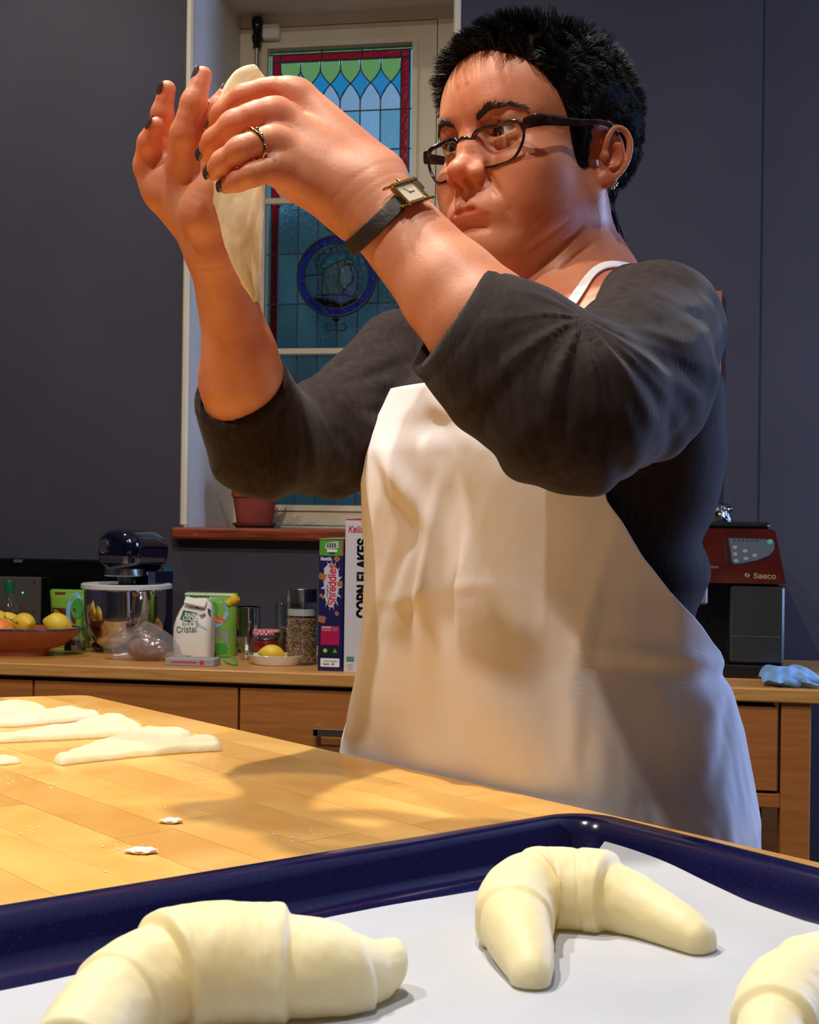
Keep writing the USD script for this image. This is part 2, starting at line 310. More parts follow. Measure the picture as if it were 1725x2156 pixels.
for k in range(12):
    an = np.linspace(A[k], A[k+1], 7); rpiece('rim_glass', [(.98*math.cos(x), .98*math.sin(x)) for x in an]+[(.84*math.cos(x), .84*math.sin(x)) for x in an[::-1]], 'cobalt')
    rl([(.98*math.cos(A[k]), .98*math.sin(A[k])), (.84*math.cos(A[k]), .84*math.sin(A[k]))])
rl(circ(1.0), .004); rl(circ(.83), .003)
hood = [(-.38, -.50), (-.36, -.05), (-.30, .18), (-.05, .32), (.18, .42), (.22, .30), (.10, .22), (.06, .0), (.07, -.18), (.18, -.36), (.1, -.46)]
band = [(-.42, .22), (-.28, .46), (.0, .62), (.2, .62), (.26, .5), (.22, .42), (-.05, .32), (-.3, .18)]
face = [(.10, .22), (.22, .28), (.33, .26), (.36, .14), (.44, .0), (.39, -.05), (.40, -.12), (.36, -.18), (.28, -.26), (.2, -.34), (.07, -.18), (.06, 0)]
veil = [(.33, .30), (.45, .22), (.55, -.05), (.52, -.36), (.42, -.52), (.16, -.44), (.28, -.27), (.42, -.16), (.44, 0), (.38, .14)]
collar = [(-.62, -.55), (-.45, -.46), (-.1, -.45), (.1, -.47), (.42, -.53), (.5, -.52), (.3, -.62), (.12, -.7), (-.1, -.58), (-.35, -.54)]
sh1 = [(-.62, -.57), (-.35, -.55), (-.1, -.6), (.1, -.72), (.12, -.82), (-.2, -.80), (-.45, -.69)]
sh2 = [(.14, -.71), (.3, -.64), (.5, -.56), (.58, -.59), (.4, -.72), (.14, -.81)]
brow = [(.22, .43), (.4, .38), (.44, .28), (.33, .30), (.22, .30)]
figs = [('hood_glass', hood, 'hood'), ('band_glass', band, 'teal'), ('face_glass', face, 'grey'), ('veil_glass', veil, 'lilac'), ('collar_glass', collar, 'lilac'), ('shoulder_glass', sh1, 'shadow'), ('shoulder_glass', sh2, 'shadow'), ('brow_glass', brow, 'green')]
un = unary_union([Polygon(p).buffer(.005) for _, p, _ in figs]); bg = Polygon(circ(.83)).difference(un)
cuts = [sbox(-1, -.02, -.3, 1), sbox(-1, -1, -.3, -.02), sbox(-.3, -1, 1, 1)]
for cbox, m in zip(cuts, ('rect_c', 'rect_a', 'rect_c')):
    for g in getattr(bg.intersection(cbox), 'geoms', [bg.intersection(cbox)]):
        if g.area > .01: obj('background_glass', wallplate(affinity.affine_transform(g.buffer(-.008), [RR, 0, 0, RR, rc_[0], rc_[2]]), .003, ry-.0015), G[m], t, smooth=False)
for n_, p_, m_ in figs:
    rpiece(n_, p_, m_); rl(p_+[p_[0]], .0022)
rl([(-.83, 0), (-.36, .05)]); rl([(.24, .55), (.42, .7)]); rl([(-.25, .5), (-.1, .72), (.1, .8)], .002); rl([(-.5, .1), (-.55, .4), (-.3, .65), (.0, .74)], .002)
obj('lead_line', cat_(lead), M['lead_dark'], t)
top = [tube([(rp(u, w)[0], ry, rp(u, w)[1]) for u, w in spline(pp_, 14)], .006, 7) for pp_ in ([(0, 1.0), (0, 1.2), (0.0, 1.42)], [(0, 1.05), (-.15, 1.15), (-.26, 1.24), (-.24, 1.36), (-.14, 1.34)], [(0, 1.05), (.15, 1.15), (.26, 1.24), (.24, 1.36), (.14, 1.34)])]
obj('fleur_finial', cat_(top), mat('verdigris_brass', lin((84, 84, 58)), .4, metal=.7), t)
bot = [tube([(rp(u, w)[0], ry, rp(u, w)[1]) for u, w in spline(pp_, 18)], .0028, 6) for pp_ in ([(-.0, -1.02), (0, -1.2), (0, -1.32)], [(0, -1.3), (-.1, -1.36), (-.22, -1.34), (-.26, -1.24), (-.2, -1.18), (-.15, -1.22)], [(0, -1.3), (.1, -1.36), (.22, -1.34), (.26, -1.24), (.2, -1.18), (.15, -1.22)])]
obj('scroll_finial', cat_(bot+[T(lathe([(0, -.01), (.012, 0), (0, .01)], 10), (rp(0, -1.08)[0], ry, rp(0, -1.08)[1]))]), M['lead_dark'], t)
obj('hanging_chain', tube([(rp(0, 1.4)[0], ry, rp(0, 1.4)[1]), (rp(0, 1.4)[0], WZ-.015, YP(700, 425, GY)[2]+.012)], .0012, 5), M['lead_dark'], t)
# ================================================================ COUNTER
CY, CZ = 2.822, .89
kt = obj('worktop', bx(-2.4, .40, CY, WY-.002, CZ-.028, CZ, .003), M['beech'], label='long pale beech worktop running along the back wall', cat='worktop')
def unit(name, label, x0, x1, posts, drawers, gap_low, handles):
    t = thing(name, label, 'kitchen cabinet')
    top = CZ-.029
    obj('carcass', cat_([bx(x0, x1, CY+.05, WY-.01, .1, top-.02), bx(x0, x1, CY+.03, CY+.06, top-.02, top)]), M['dark'], t, smooth=False)
    for a, b in posts: obj('post', bx(a, b, CY+.012, CY+.08, 0, top, .002), M['beech_front'], t)
    for (a, b, za, zb) in drawers:
        d = obj('drawer_front', bx(a+.0025, b-.0025, CY+.014, CY+.034, za, zb-.009, .0015), M['beech_front'], t)
        for hx0, hx1, hz in handles:
            if a < hx0 < b:
                obj('handle', cat_([bx(hx0, hx1, CY-.014, CY-.011, hz-.008, hz+.008, .001), bx(hx0, hx0+.012, CY-.014, CY+.014, hz-.008, hz+.008, .002), bx(hx1-.012, hx1, CY-.014, CY+.014, hz-.008, hz+.008, .002)]), M['steel'], d)
    if gap_low:
        obj('rail', bx(drawers[0][0], drawers[-1][1], CY+.016, CY+.06, .645, .674, .002), M['beech_front'], t)
        obj('bottom_shelf', bx(x0, x1-.06, CY+.1, WY-.05, .40, .42), M['beech_front'], t)
    return t
top = CZ-.029; hp = YP(662, 1540, CY); ht = .13
unit('drawer_unit', 'long beech drawer unit under the left worktop with a steel strap handle', -2.38, -.372, [(-2.38, -2.33)], [(-2.33, -1.83, .55, top), (-1.83, -1.346, .55, top), (-1.346, -.876, .55, top), (-.876, -.376, .55, top)], False, [(hp[0], hp[0]+ht, hp[2])])
px_ = YP(1645, 1550, CY+.012)[0]; p2_ = YP(1708, 1550, CY+.012)[0]
t = thing('open_unit', 'beech unit at the worktop\'s right end with a drawer above an open shelf', 'kitchen cabinet')
obj('post', bx(px_, p2_, CY+.012, CY+.075, 0, top, .002), M['beech_front'], t); obj('post', bx(-.366, -.31, CY+.012, CY+.075, 0, top, .002), M['beech_front'], t)
obj('post', bx(px_, p2_, WY-.09, WY-.03, 0, top, .002), M['beech_front'], t); obj('post', bx(-.366, -.31, WY-.09, WY-.03, 0, top, .002), M['beech_front'], t)
obj('drawer_front', bx(-.308, px_-.006, CY+.014, CY+.034, .684, top-.010, .0015), M['beech_front'], t)
obj('drawer_box', bx(-.306, px_-.008, CY+.036, WY-.05, .684, top-.012), M['dark'], t)
obj('rail', bx(-.31, px_, CY+.016, CY+.06, .650, .678, .002), M['beech_front'], t)
obj('bottom_shelf', bx(-.32, p2_, CY+.1, WY-.05, .40, .42), M['beech_front'], t)
# ================================================================ TABLE
TZ = 1.0
tA = np.array([-.680, 1.577]); tD = np.array([.771, -.637]); tL = np.array([-.878, -.479]); tN = np.array([-.637, -.771])
tb = tA+tL*.13; tpoly = Polygon([tA+tD*1.62, tA, tb, tb+tN*1.0, tb+tN*1.0+np.array([.55, -.35]), tA+tD*1.62+tN*.75]).buffer(-.02).buffer(.02, quad_segs=4)
tpoly = tpoly.intersection(sbox(-3, .13, 3, 3))
tt = thing('kitchen_table', 'solid butcher-block table of pale maple staves dusted with flour, in the foreground', 'table')
obj('table_core', extrude(tpoly, .034, (0, 0, TZ-.039)), plain('maple_edge', (206, 140, 70), .4), tt, smooth=False)
Rt = np.array([tD, [-tD[1], tD[0]]])
loc_poly = affinity.affine_transform(tpoly, [Rt[0, 0], Rt[0, 1], Rt[1, 0], Rt[1, 1], 0, 0])
mx0, my0, mx1, my1 = loc_poly.bounds; sw = .047; nst = 0
yv = my1
while yv > my0:
    xx = mx0-rng.uniform(0, .3)
    while xx < mx1:
        ln = rng.uniform(.22, .46); g = loc_poly.intersection(sbox(xx+.00015, yv-sw+.00015, xx+ln-.00015, yv-.00015)); xx += ln
        for gg in getattr(g, 'geoms', [g]):
            if gg.geom_type == 'Polygon' and gg.area > 2e-5:
                m = extrude(gg, .0045+rng.uniform(0, .00012)); c = gg.centroid; m.apply_translation((-c.x, -c.y, 0))
                path = numbered(str(tt.GetPath()), 'stave'); s_ = usdkit.mesh(stage, path, m, M['stave'], False); nst += 1
                w_ = Rt.T@np.array([c.x, c.y]); x_ = UsdGeom.Xformable(s_); x_.AddTranslateOp().Set(Gf.Vec3d(float(w_[0]), float(w_[1]), TZ-.0047)); x_.AddRotateZOp().Set(math.degrees(math.atan2(tD[1], tD[0])))
    yv -= sw
legp = tpoly.buffer(-.16); lc = list(legp.exterior.coords)[:-1]
for c in [tA+tN*.13+tD*.1, tA+tN*.62+tD*.1, tA+tN*.13+tD*1.2, tA+tN*.62+tD*1.2]:
    obj('table_leg', bx(c[0]-.04, c[0]+.04, c[1]-.04, c[1]+.04, 0, TZ-.04, .004), M['beech_front'], tt)
# flour marks and crumbs on the table
M['flour'] = plain('flour', (250, 242, 226), .9)
M['dough'] = mat('raw_dough', lin((246, 230, 186)), .55, var=lin((240, 220, 170)), scale=14, bump=.22, bscale=90, bdist=.002, sss=.35, sssr=(1, .7, .35), ssss=.006)
fl = []
for px, py, n in ((60, 1640, 26), (20, 1600, 20), (105, 1650, 16), (350, 1690, 8), (440, 1615, 6), (420, 1640, 10), (640, 1760, 14), (250, 1780, 16), (60, 1745, 14), (300, 1830, 8), (190, 1490, 16)):
    for k in range(n):
        q = ZP(px+rng.normal(0, 38), py+rng.normal(0, 9), TZ); r = rng.uniform(.0003, .0011)
        d = trimesh.creation.icosphere(1, r); d.apply_scale((1, 1, .12)); fl.append(T(d, (q[0], q[1], TZ+.0003)))
obj('flour_dust', cat_(fl), M['flour'], kind='stuff', label='fine white flour specks scattered over the wooden table', cat='flour')
for (px, py, w_, lb) in ((362, 1733, .0075, 'small white lump of flour near the middle of the table'), (300, 1796, .0095, 'flat white scrap of flour near the tray edge')):
    q = ZP(px, py, TZ); d = trimesh.creation.icosphere(3, 1); d.vertices *= (1+1.1*(meshkit.fbm(d.vertices*2, 3, 5)[:, None]-.5)); d.apply_scale((w_, w_*.55, .0022))
    obj('flour_lump', T(d, (q[0], q[1], TZ+.0016), rz=.1), M['flour'], label=lb, cat='flour')
# dough triangles laid out on the table
def dough_strip(outline, label, h=.007, seed=0):
    pl = Polygon([ZP(x, y, TZ)[:2] for x, y in np.array(Polygon(outline).buffer(-3).buffer(3, quad_segs=3).exterior.coords)]).buffer(0)
    pl = max(getattr(pl, 'geoms', [pl]), key=lambda g: g.area)
    levels = [(0, 0.0), (0.0, .35), (.0012, .75), (.004, 1.0)]
    # height field on a fine triangulated grid: rounded edge, uneven top
    x0, y0, x1, y1 = pl.bounds; st = .0028; nx, ny = int((x1-x0)/st)+3, int((y1-y0)/st)+3
    gx, gy = np.meshgrid(x0-st+st*np.arange(nx), y0-st+st*np.arange(ny), indexing='ij')
    import shapely
    pts = shapely.points(gx.ravel(), gy.ravel()); ins = shapely.contains(pl, pts).reshape(gx.shape); ds = shapely.distance(pl.exterior, pts).reshape(gx.shape)
    near = ~ins & (ds < st*1.5)
    ex = np.stack([gx.ravel(), gy.ravel()], 1)
    for i in np.nonzero(near.ravel())[0]:
        c = pl.exterior.interpolate(pl.exterior.project(Point(*ex[i]))); ex[i] = (c.x, c.y)
    keep = ins | near; idx = -np.ones(gx.size, int); idx[keep.ravel()] = np.arange(keep.sum())
    d = np.where(ins, ds, 0).ravel()[keep.ravel()]; xy = ex[keep.ravel()]
    nz = meshkit.fbm(np.c_[xy*55, np.full(len(xy), seed*3.1)], 3, seed)
    z = h*np.sqrt(np.clip(1-(1-np.clip(d/.009, 0, 1))**2, 0, 1))*(.62+.7*nz)
    n = len(xy); V = np.vstack([np.c_[xy, TZ+.0012+z], np.c_[xy, np.full(n, TZ+.0002)]]); F = []
    I = idx.reshape(gx.shape); a, b, c, e = I[:-1, :-1], I[1:, :-1], I[1:, 1:], I[:-1, 1:]; ok = (a >= 0) & (b >= 0) & (c >= 0) & (e >= 0)
    q = np.stack([a[ok], b[ok], c[ok], e[ok]], 1); F = np.vstack([q[:, [0, 1, 2]], q[:, [0, 2, 3]]])
    for tri in ((a, b, c, e), (b, c, e, a), (c, e, a, b), (e, a, b, c)):
        o3 = (tri[0] >= 0) & (tri[1] >= 0) & (tri[2] >= 0) & (tri[3] < 0); F = np.vstack([F, np.stack([tri[0][o3], tri[1][o3], tri[2][o3]], 1)])
    ed = {}
    for f in F:
        for u_, w_ in ((f[0], f[1]), (f[1], f[2]), (f[2], f[0])): ed[(u_, w_)] = 1
    B = [(u_, w_) for (u_, w_) in ed if (w_, u_) not in ed]
    S = [[w_, u_, u_+n] for u_, w_ in B]+[[w_, u_+n, w_+n] for u_, w_ in B]
    m = trimesh.Trimesh(V, np.vstack([F, F[:, ::-1]+n, S]), process=False)
    obj('dough_triangle', m, M['dough'], label=label, cat='dough', group='dough triangles cut out on the table', smooth=50)
dough_strip([(106, 1606), (160, 1586), (240, 1560), (310, 1540), (372, 1545), (383, 1546), (412, 1556), (388, 1566), (420, 1558), (465, 1568), (468, 1582), (400, 1586), (300, 1594), (200, 1605), (130, 1613)], 'long raw dough triangle nearest the tray, with a notched wide end', seed=1)
dough_strip([(-40, 1558), (60, 1550), (150, 1533), (235, 1512), (262, 1518), (300, 1536), (304, 1548), (250, 1553), (120, 1560), (0, 1566), (-50, 1566)], 'raw dough triangle second from the tray', seed=2)
dough_strip([(-60, 1524), (40, 1512), (150, 1498), (215, 1510), (215, 1514), (150, 1521), (40, 1531), (-60, 1535)], 'raw dough triangle third from the tray, partly past the left edge', seed=3)
dough_strip([(-60, 1497), (0, 1488), (42, 1484), (75, 1490), (104, 1498), (90, 1504), (30, 1508), (-60, 1514)], 'raw dough triangle farthest back at the corner of the table', seed=4)
dough_strip([(-40, 1608), (5, 1594), (40, 1600), (46, 1608), (10, 1612), (-40, 1614)], 'small scrap of raw dough at the left edge of the table', seed=5, h=.003)
# ================================================================ TRAY
tc_ = np.array([-.045, .906]); dv = np.array([.738, -.675]); dv /= np.linalg.norm(dv); du = np.array([-dv[1]*-1, -dv[0]])
if du[0] > 0: du = -du
Ls, Ws = .47, .42
t0 = tc_+(-du-dv)*.006
def rring(t, z, n=10):
    a, b, r = Ls-2*t, Ws-2*t, max(.036-t, .012); out = []
    for cx, cy, s in ((a-r, b-r, 0), (r, b-r, PI/2), (r, r, PI), (a-r, r, 3*PI/2)):
        for x in np.linspace(s, s+PI/2, n): out.append((cx+r*math.cos(x)+t, cy+r*math.sin(x)+t))
    return np.array([[*(t0+du*u+dv*w), TZ+z] for u, w in out])
prof = [(.004, .0205), (.0, .0225), (-.001, .026), (.001, .029), (.005, .031), (.010, .0305), (.015, .028), (.019, .022), (.023, .013), (.028, .0075), (.036, .0050), (.060, .0045)]
rings = [rring(*p) for p in prof]; nR = len(rings[0])
und = [rring(.060, .0028), rring(.034, .0030), rring(.026, .006), rring(.021, .013), (rring(.016, .021)), rring(.006, .0245)]
allr = rings+und; V = np.vstack(allr+[allr[len(prof)-1].mean(0, keepdims=True), und[0].mean(0, keepdims=True)]); F = []
def lace(i, k):
    for j in range(nR):
        q = (j+1) % nR; F.extend([[i*nR+j, k*nR+j, k*nR+q], [i*nR+j, k*nR+q, i*nR+q]])
for i in range(len(prof)-1): lace(i, i+1)
for i in range(len(prof), len(allr)-1): lace(i, i+1)
lace(len(allr)-1, 0); c0 = len(allr)*nR
for j in range(nR):
    q = (j+1) % nR; F += [[(len(prof)-1)*nR+j, c0, (len(prof)-1)*nR+q], [len(prof)*nR+q, c0+1, len(prof)*nR+j]]
trm = trimesh.Trimesh(V, F, process=False); trm.fix_normals()
M['enamel'] = usdkit.material(stage, '/World/Looks/blue_enamel', {'g': ('texture_coordinate', {}), 'v': ('voronoi_texture', dict(scale=420)), 'r': ('rgb_ramp', dict(ramp=[(0, lin((96, 100, 150))), (.10, lin((28, 28, 76))), (.2, lin((18, 18, 60)))])), 'p': ('principled_bsdf', dict(roughness=.16, coat_weight=.6, coat_roughness=.06))}, [('g.object', 'v.vector'), ('v.distance', 'r.fac'), ('r.color', 'p.base_color')], surface='p.BSDF')
obj('baking_tray', trm, M['enamel'], label='dark blue speckled enamel baking tray on the table', cat='baking tray')
# parchment: a sheet that follows the tray floor and climbs the far rim a little
uu, vv = np.meshgrid(np.linspace(.020, Ls-.02, 70), np.linspace(.047, Ws-.02, 60), indexing='ij')
lift = np.clip((.050-uu)/.030, 0, 1)**2*np.exp(-((vv-.05)/.10)**2)
ez = .0058+.013*lift+.0012*meshkit.fbm(np.stack([uu*14, vv*14, uu*0], -1), 3, 9)
vv2 = vv-.010*np.exp(-((uu-.02)/.05)**2)*np.clip((.10-vv)/.05, 0, 1)+.005*np.sin(uu*17+1)*np.clip((.09-vv)/.04, 0, 1); uu2 = uu+.012*np.clip((vv-.09)/.07, 0, 1)*np.clip((.1-uu)/.08, 0, 1)+.003*np.sin(vv*22)*np.clip((.1-uu)/.06, 0, 1)
ez = np.maximum(ez, np.interp(np.minimum(uu2, vv2), [.015, .019, .023, .028, .036, .060], [.028, .022, .013, .0075, .0050, .0045])+.0009)
XY = t0[None, None]+uu2[..., None]*du+vv2[..., None]*dv; Pg = np.concatenate([XY, TZ+ez[..., None]], -1)
def sheet(Pg, th=.0004):
    n, m = Pg.shape[:2]; i, j = np.meshgrid(np.arange(n-1), np.arange(m-1), indexing='ij'); a = (i*m+j).ravel()
    q = np.stack([a, a+m, a+m+1, a+1], 1); F = np.vstack([q[:, [0, 1, 2]], q[:, [0, 2, 3]]]); V = Pg.reshape(-1, 3); tm = trimesh.Trimesh(V, F, process=False); N = tm.vertex_normals; k = n*m
    ring = [(x*m) for x in range(n)]; bd = list(range(m))+[x*m+m-1 for x in range(1, n)]+list(range(n*m-2, (n-1)*m-1, -1))+[x*m for x in range(n-2, 0, -1)]
    S = []
    for x, y in zip(bd, bd[1:]+bd[:1]): S += [[x, y, y+k], [x, y+k, x+k]]
    r = trimesh.Trimesh(np.vstack([V+N*th/2, V-N*th/2]), np.vstack([F, F[:, ::-1]+k, S]), process=False); return r
pm = sheet(Pg, .0003)
obj('parchment_sheet', pm, mat('parchment', lin((190, 194, 202)), .6, var=lin((181, 185, 194)), scale=9, bump=.05, bscale=30), label='pale bluish-white baking parchment lining the blue tray', cat='baking paper', smooth=60)
# croissants
PZ = TZ+.0068
def croissant(spine, rad, steps, label, tipz=None, seed=0, turn=1.0):
    sp = spline([(*ZP(x, y, PZ)[:2], 0) for x, y in spine], 240); nS, nA = 240, 72
    s = np.linspace(0, 1, nS); r = np.interp(s, *zip(*rad))
    from scipy.ndimage import gaussian_filter1d
    tg = np.gradient(sp, axis=0); tg /= np.linalg.norm(tg, axis=1, keepdims=True); side = np.stack([-tg[:, 1], tg[:, 0], 0*tg[:, 0]], 1)
    ph = np.linspace(0, 2*PI, nA, endpoint=False)
    S, PH = np.meshgrid(s, ph, indexing='ij'); R = r[:, None]*np.ones_like(PH)
    R = gaussian_filter1d(R, 5, axis=0)
    for (sk, amp, sl, wob) in steps:   # each wrap of dough: a stepped edge running round the roll
        e = sk+sl*np.cos(PH+wob)*.5; w = .0035
        st = 1/(1+np.exp(-np.clip((S-e)/w*np.sign(amp)*1.0, -30, 30)))
        lip = np.exp(-((S-e-np.sign(amp)*.018)/.016)**2)*.0003-np.exp(-((S-e+np.sign(amp)*.004)/.006)**2)*.0006
        R = R+abs(amp)*st+lip
    R *= 1+.12*(meshkit.fbm(np.stack([S*6+seed, np.cos(PH)*1.2, np.sin(PH)*1.2], -1), 3, seed)-.5)
    R *= 1+.05*(meshkit.fbm(np.stack([S*30+seed*5, np.cos(PH)*2.5, np.sin(PH)*2.5], -1), 3, seed+7)-.5)
    endc = np.sqrt(np.clip(1-(np.clip((.03-np.minimum(S, 1-S))/.03, 0, 1))**2, .0004, 1)); R *= endc
    hz = (r*.86)[:, None]+ (np.interp(s, *zip(*tipz))[:, None] if tipz else 0)
    Z = hz+R*np.sin(PH); Z = np.where(Z < .001, .001+(Z-.001)*.06, Z)
    XYZ = sp[:, None]+side[:, None]*(R*np.cos(PH))[..., None]; XYZ[..., 2] = PZ+Z
    V = XYZ.reshape(-1, 3); i, j = np.meshgrid(np.arange(nS-1), np.arange(nA), indexing='ij'); a = i*nA+j; b = i*nA+(j+1) % nA
    F = np.vstack([np.stack([a, b, b+nA], -1).reshape(-1, 3), np.stack([a, b+nA, a+nA], -1).reshape(-1, 3)])
    m = trimesh.Trimesh(V, F, process=False); m.fix_normals()
    obj('croissant', m, M['dough'], label=label, cat='croissant', group='raw croissants on the tray', smooth=60)
croissant([(1120, 2088), (1092, 2021), (1084, 1971), (1132, 1941), (1212, 1941), (1302, 1951), (1402, 1978), (1497, 2011)], [(0, .0030), (.05, .0066), (.12, .0096), (.22, .0124), (.33, .0138), (.5, .0150), (.68, .0150), (.76, .0128), (.86, .0098), (.94, .0074), (1, .0040)],
    [(.27, .0020, .03, 0), (.52, .0018, .04, 1), (.63, .0006, .02, 2), (.705, -.0044, .02, .5)], 'whole raw croissant by the far corner of the tray, tips curving towards the front', tipz=[(0, 0), (.2, .002), (.5, .003), (.8, .001), (1, 0)], seed=1)
croissant([(134, 2284), (234, 2189), (334, 2142), (474, 2122), (594, 2116), (704, 2109), (774, 2096), (854, 2082)], [(0, .0085), (.15, .0115), (.27, .0132), (.42, .0150), (.56, .0160), (.70, .0156), (.78, .0150), (.86, .0122), (.93, .0072), (1, .0026)],
    [(.25, .0014, .02, 0), (.405, .0046, .015, 1.5), (.700, -.0046, .02, .4), (.855, -.0030, .03, 2)], 'large raw croissant at the front left of the tray with a curled right tip', tipz=[(0, 0), (.5, .003), (.82, .0), (.92, .003), (1, .012)], seed=2)
croissant([(1618, 2374), (1628, 2254), (1678, 2174), (1768, 2139), (1888, 2149)], [(0, .009), (.3, .0135), (.6, .0165), (1, .014)],
    [(.38, .0034, .03, 0), (.72, .0020, .03, 1)], 'raw croissant cut off by the right edge of the picture', tipz=[(0, 0), (1, .003)], seed=3)
# ================================================================ SCULPTING: signed distances meshed by sparse surface nets
f32 = np.float32
def vdot(p, n): return p[:, 0]*f32(n[0])+p[:, 1]*f32(n[1])+p[:, 2]*f32(n[2])
def rc(p, a, b, ra, rb):
    a = np.asarray(a, f32); d = np.asarray(b, f32)-a; q = p-a
    h = np.clip((q@d)/f32(d@d+1e-12), 0, 1); w = q-h[:, None]*d
    return np.sqrt(np.einsum('ij,ij->i', w, w))-(f32(ra)+f32(rb-ra)*h)
def ell(p, c, r, R=None):
    q = p-np.asarray(c, f32)
    if R is not None: q = q@np.asarray(R, f32).T
    r = np.asarray(r, f32); a = q/r; k0 = np.sqrt(np.einsum('ij,ij->i', a, a)); a = a/r; k1 = np.sqrt(np.einsum('ij,ij->i', a, a))
    return k0*(k0-1)/np.maximum(k1, 1e-9)
def smin(a, b, k):
    h = np.maximum(k-np.abs(a-b), 0)/f32(k); return np.minimum(a, b)-h*h*f32(k*.25)
def smax(a, b, k): return -smin(-a, -b, k)
def chain(p, pts, rad, k=0):
    d = None
    for i in range(len(pts)-1):
        e = rc(p, pts[i], pts[i+1], rad[i], rad[i+1]); d = e if d is None else (np.minimum(d, e) if k == 0 else smin(d, e, k))
    return d
def grouped(fn, lo, hi, pad=.02):
    """a distance that is worked out only near its box"""
    lo, hi = np.asarray(lo, f32)-f32(pad), np.asarray(hi, f32)+f32(pad)
    def g(p):
        o = np.maximum(np.maximum(lo-p, p-hi), 0); far = np.sqrt(np.einsum('ij,ij->i', o, o)); d = far+f32(pad); m = far < .03
        if m.any(): d[m] = fn(p[m])
        return d
    return g
def nets(f, lo, hi, h, lip=1.35, B=8):
    lo, hi = np.asarray(lo, float), np.asarray(hi, float)
    def ev(P_):
        out = np.empty(len(P_), f32)
        for i in range(0, len(P_), 120000): out[i:i+120000] = f(P_[i:i+120000].astype(f32))
        return out
    s = B*h*4; n = np.ceil((hi-lo)/s).astype(int)
    ix = np.stack(np.meshgrid(*[np.arange(k) for k in n], indexing='ij'), -1).reshape(-1, 3)
    ix = ix[np.abs(ev(lo+(ix+.5)*s)) < s*.866*lip]
    o = np.stack(np.meshgrid(*[np.arange(4)]*3, indexing='ij'), -1).reshape(-1, 3)
    ix = (ix[:, None]*4+o).reshape(-1, 3); s = B*h
    ix = ix[np.abs(ev(lo+(ix+.5)*s)) < s*.866*lip]
    N = (n*4*B+2).astype(np.int64); g = np.stack(np.meshgrid(*[np.arange(B+1)]*3, indexing='ij'), -1).reshape(-1, 3)
    key = lambda q: (q[..., 0]*N[1]+q[..., 1])*N[2]+q[..., 2]
    pts = (ix[:, None]*B+g).reshape(-1, 3).astype(np.int64); K, first = np.unique(key(pts), return_index=True)
    G_ = pts[first]; val = ev(lo+G_*h); st = (N[1]*N[2], N[2], 1)
    cell = (ix[:, None]*B+np.stack(np.meshgrid(*[np.arange(B)]*3, indexing='ij'), -1).reshape(-1, 3)).reshape(-1, 3).astype(np.int64); ck = np.sort(key(cell))
    cor = [(a, b, c) for a in (0, 1) for b in (0, 1) for c in (0, 1)]
    vi = np.stack([np.searchsorted(K, ck+a*st[0]+b*st[1]+c*st[2]) for a, b, c in cor], 1); cv = val[vi]
    act = (cv.min(1) < 0) & (cv.max(1) >= 0); ck, vi, cv = ck[act], vi[act], cv[act]
    acc, cnt = np.zeros((len(ck), 3)), np.zeros(len(ck))
    for i in range(8):
        for j in range(i+1, 8):
            if sum(x != y for x, y in zip(cor[i], cor[j])) != 1: continue
            m = (cv[:, i] < 0) != (cv[:, j] < 0); t = cv[m, i]/(cv[m, i]-cv[m, j])
            acc[m] += np.array(cor[i])+t[:, None]*(np.array(cor[j])-np.array(cor[i])); cnt[m] += 1
    V = lo+(G_[vi[:, 0]]+acc/cnt[:, None])*h; F = []
    for ax in range(3):
        b, c = [(1, 2), (2, 0), (0, 1)][ax]
        nb = np.searchsorted(K, K+st[ax]); nb = np.minimum(nb, len(K)-1); ok = (K[nb] == K+st[ax]) & ((val < 0) != (val[nb] < 0))
        kk = K[ok]; q = np.stack([kk-st[b]-st[c], kk-st[c], kk, kk-st[b]], 1); w = np.minimum(np.searchsorted(ck, q), len(ck)-1)
        good = (ck[w] == q).all(1); w = w[good]; flip = val[ok][good] >= 0
        w[flip] = w[flip][:, ::-1]; F += [w[:, [0, 1, 2]], w[:, [0, 2, 3]]]
    F = np.vstack(F)
    for _ in range(2):   # settle the vertices on the surface
        e = f32(h*.4); v = V.astype(f32); d = ev(v); gr = np.stack([ev(v+e*np.eye(3, dtype=f32)[i])-ev(v-e*np.eye(3, dtype=f32)[i]) for i in range(3)], 1)/(2*e)
        V = V-np.clip(d/np.maximum(np.einsum('ij,ij->i', gr, gr), .2), -h, h)[:, None]*gr*.8
    return trimesh.Trimesh(V, F, process=False)
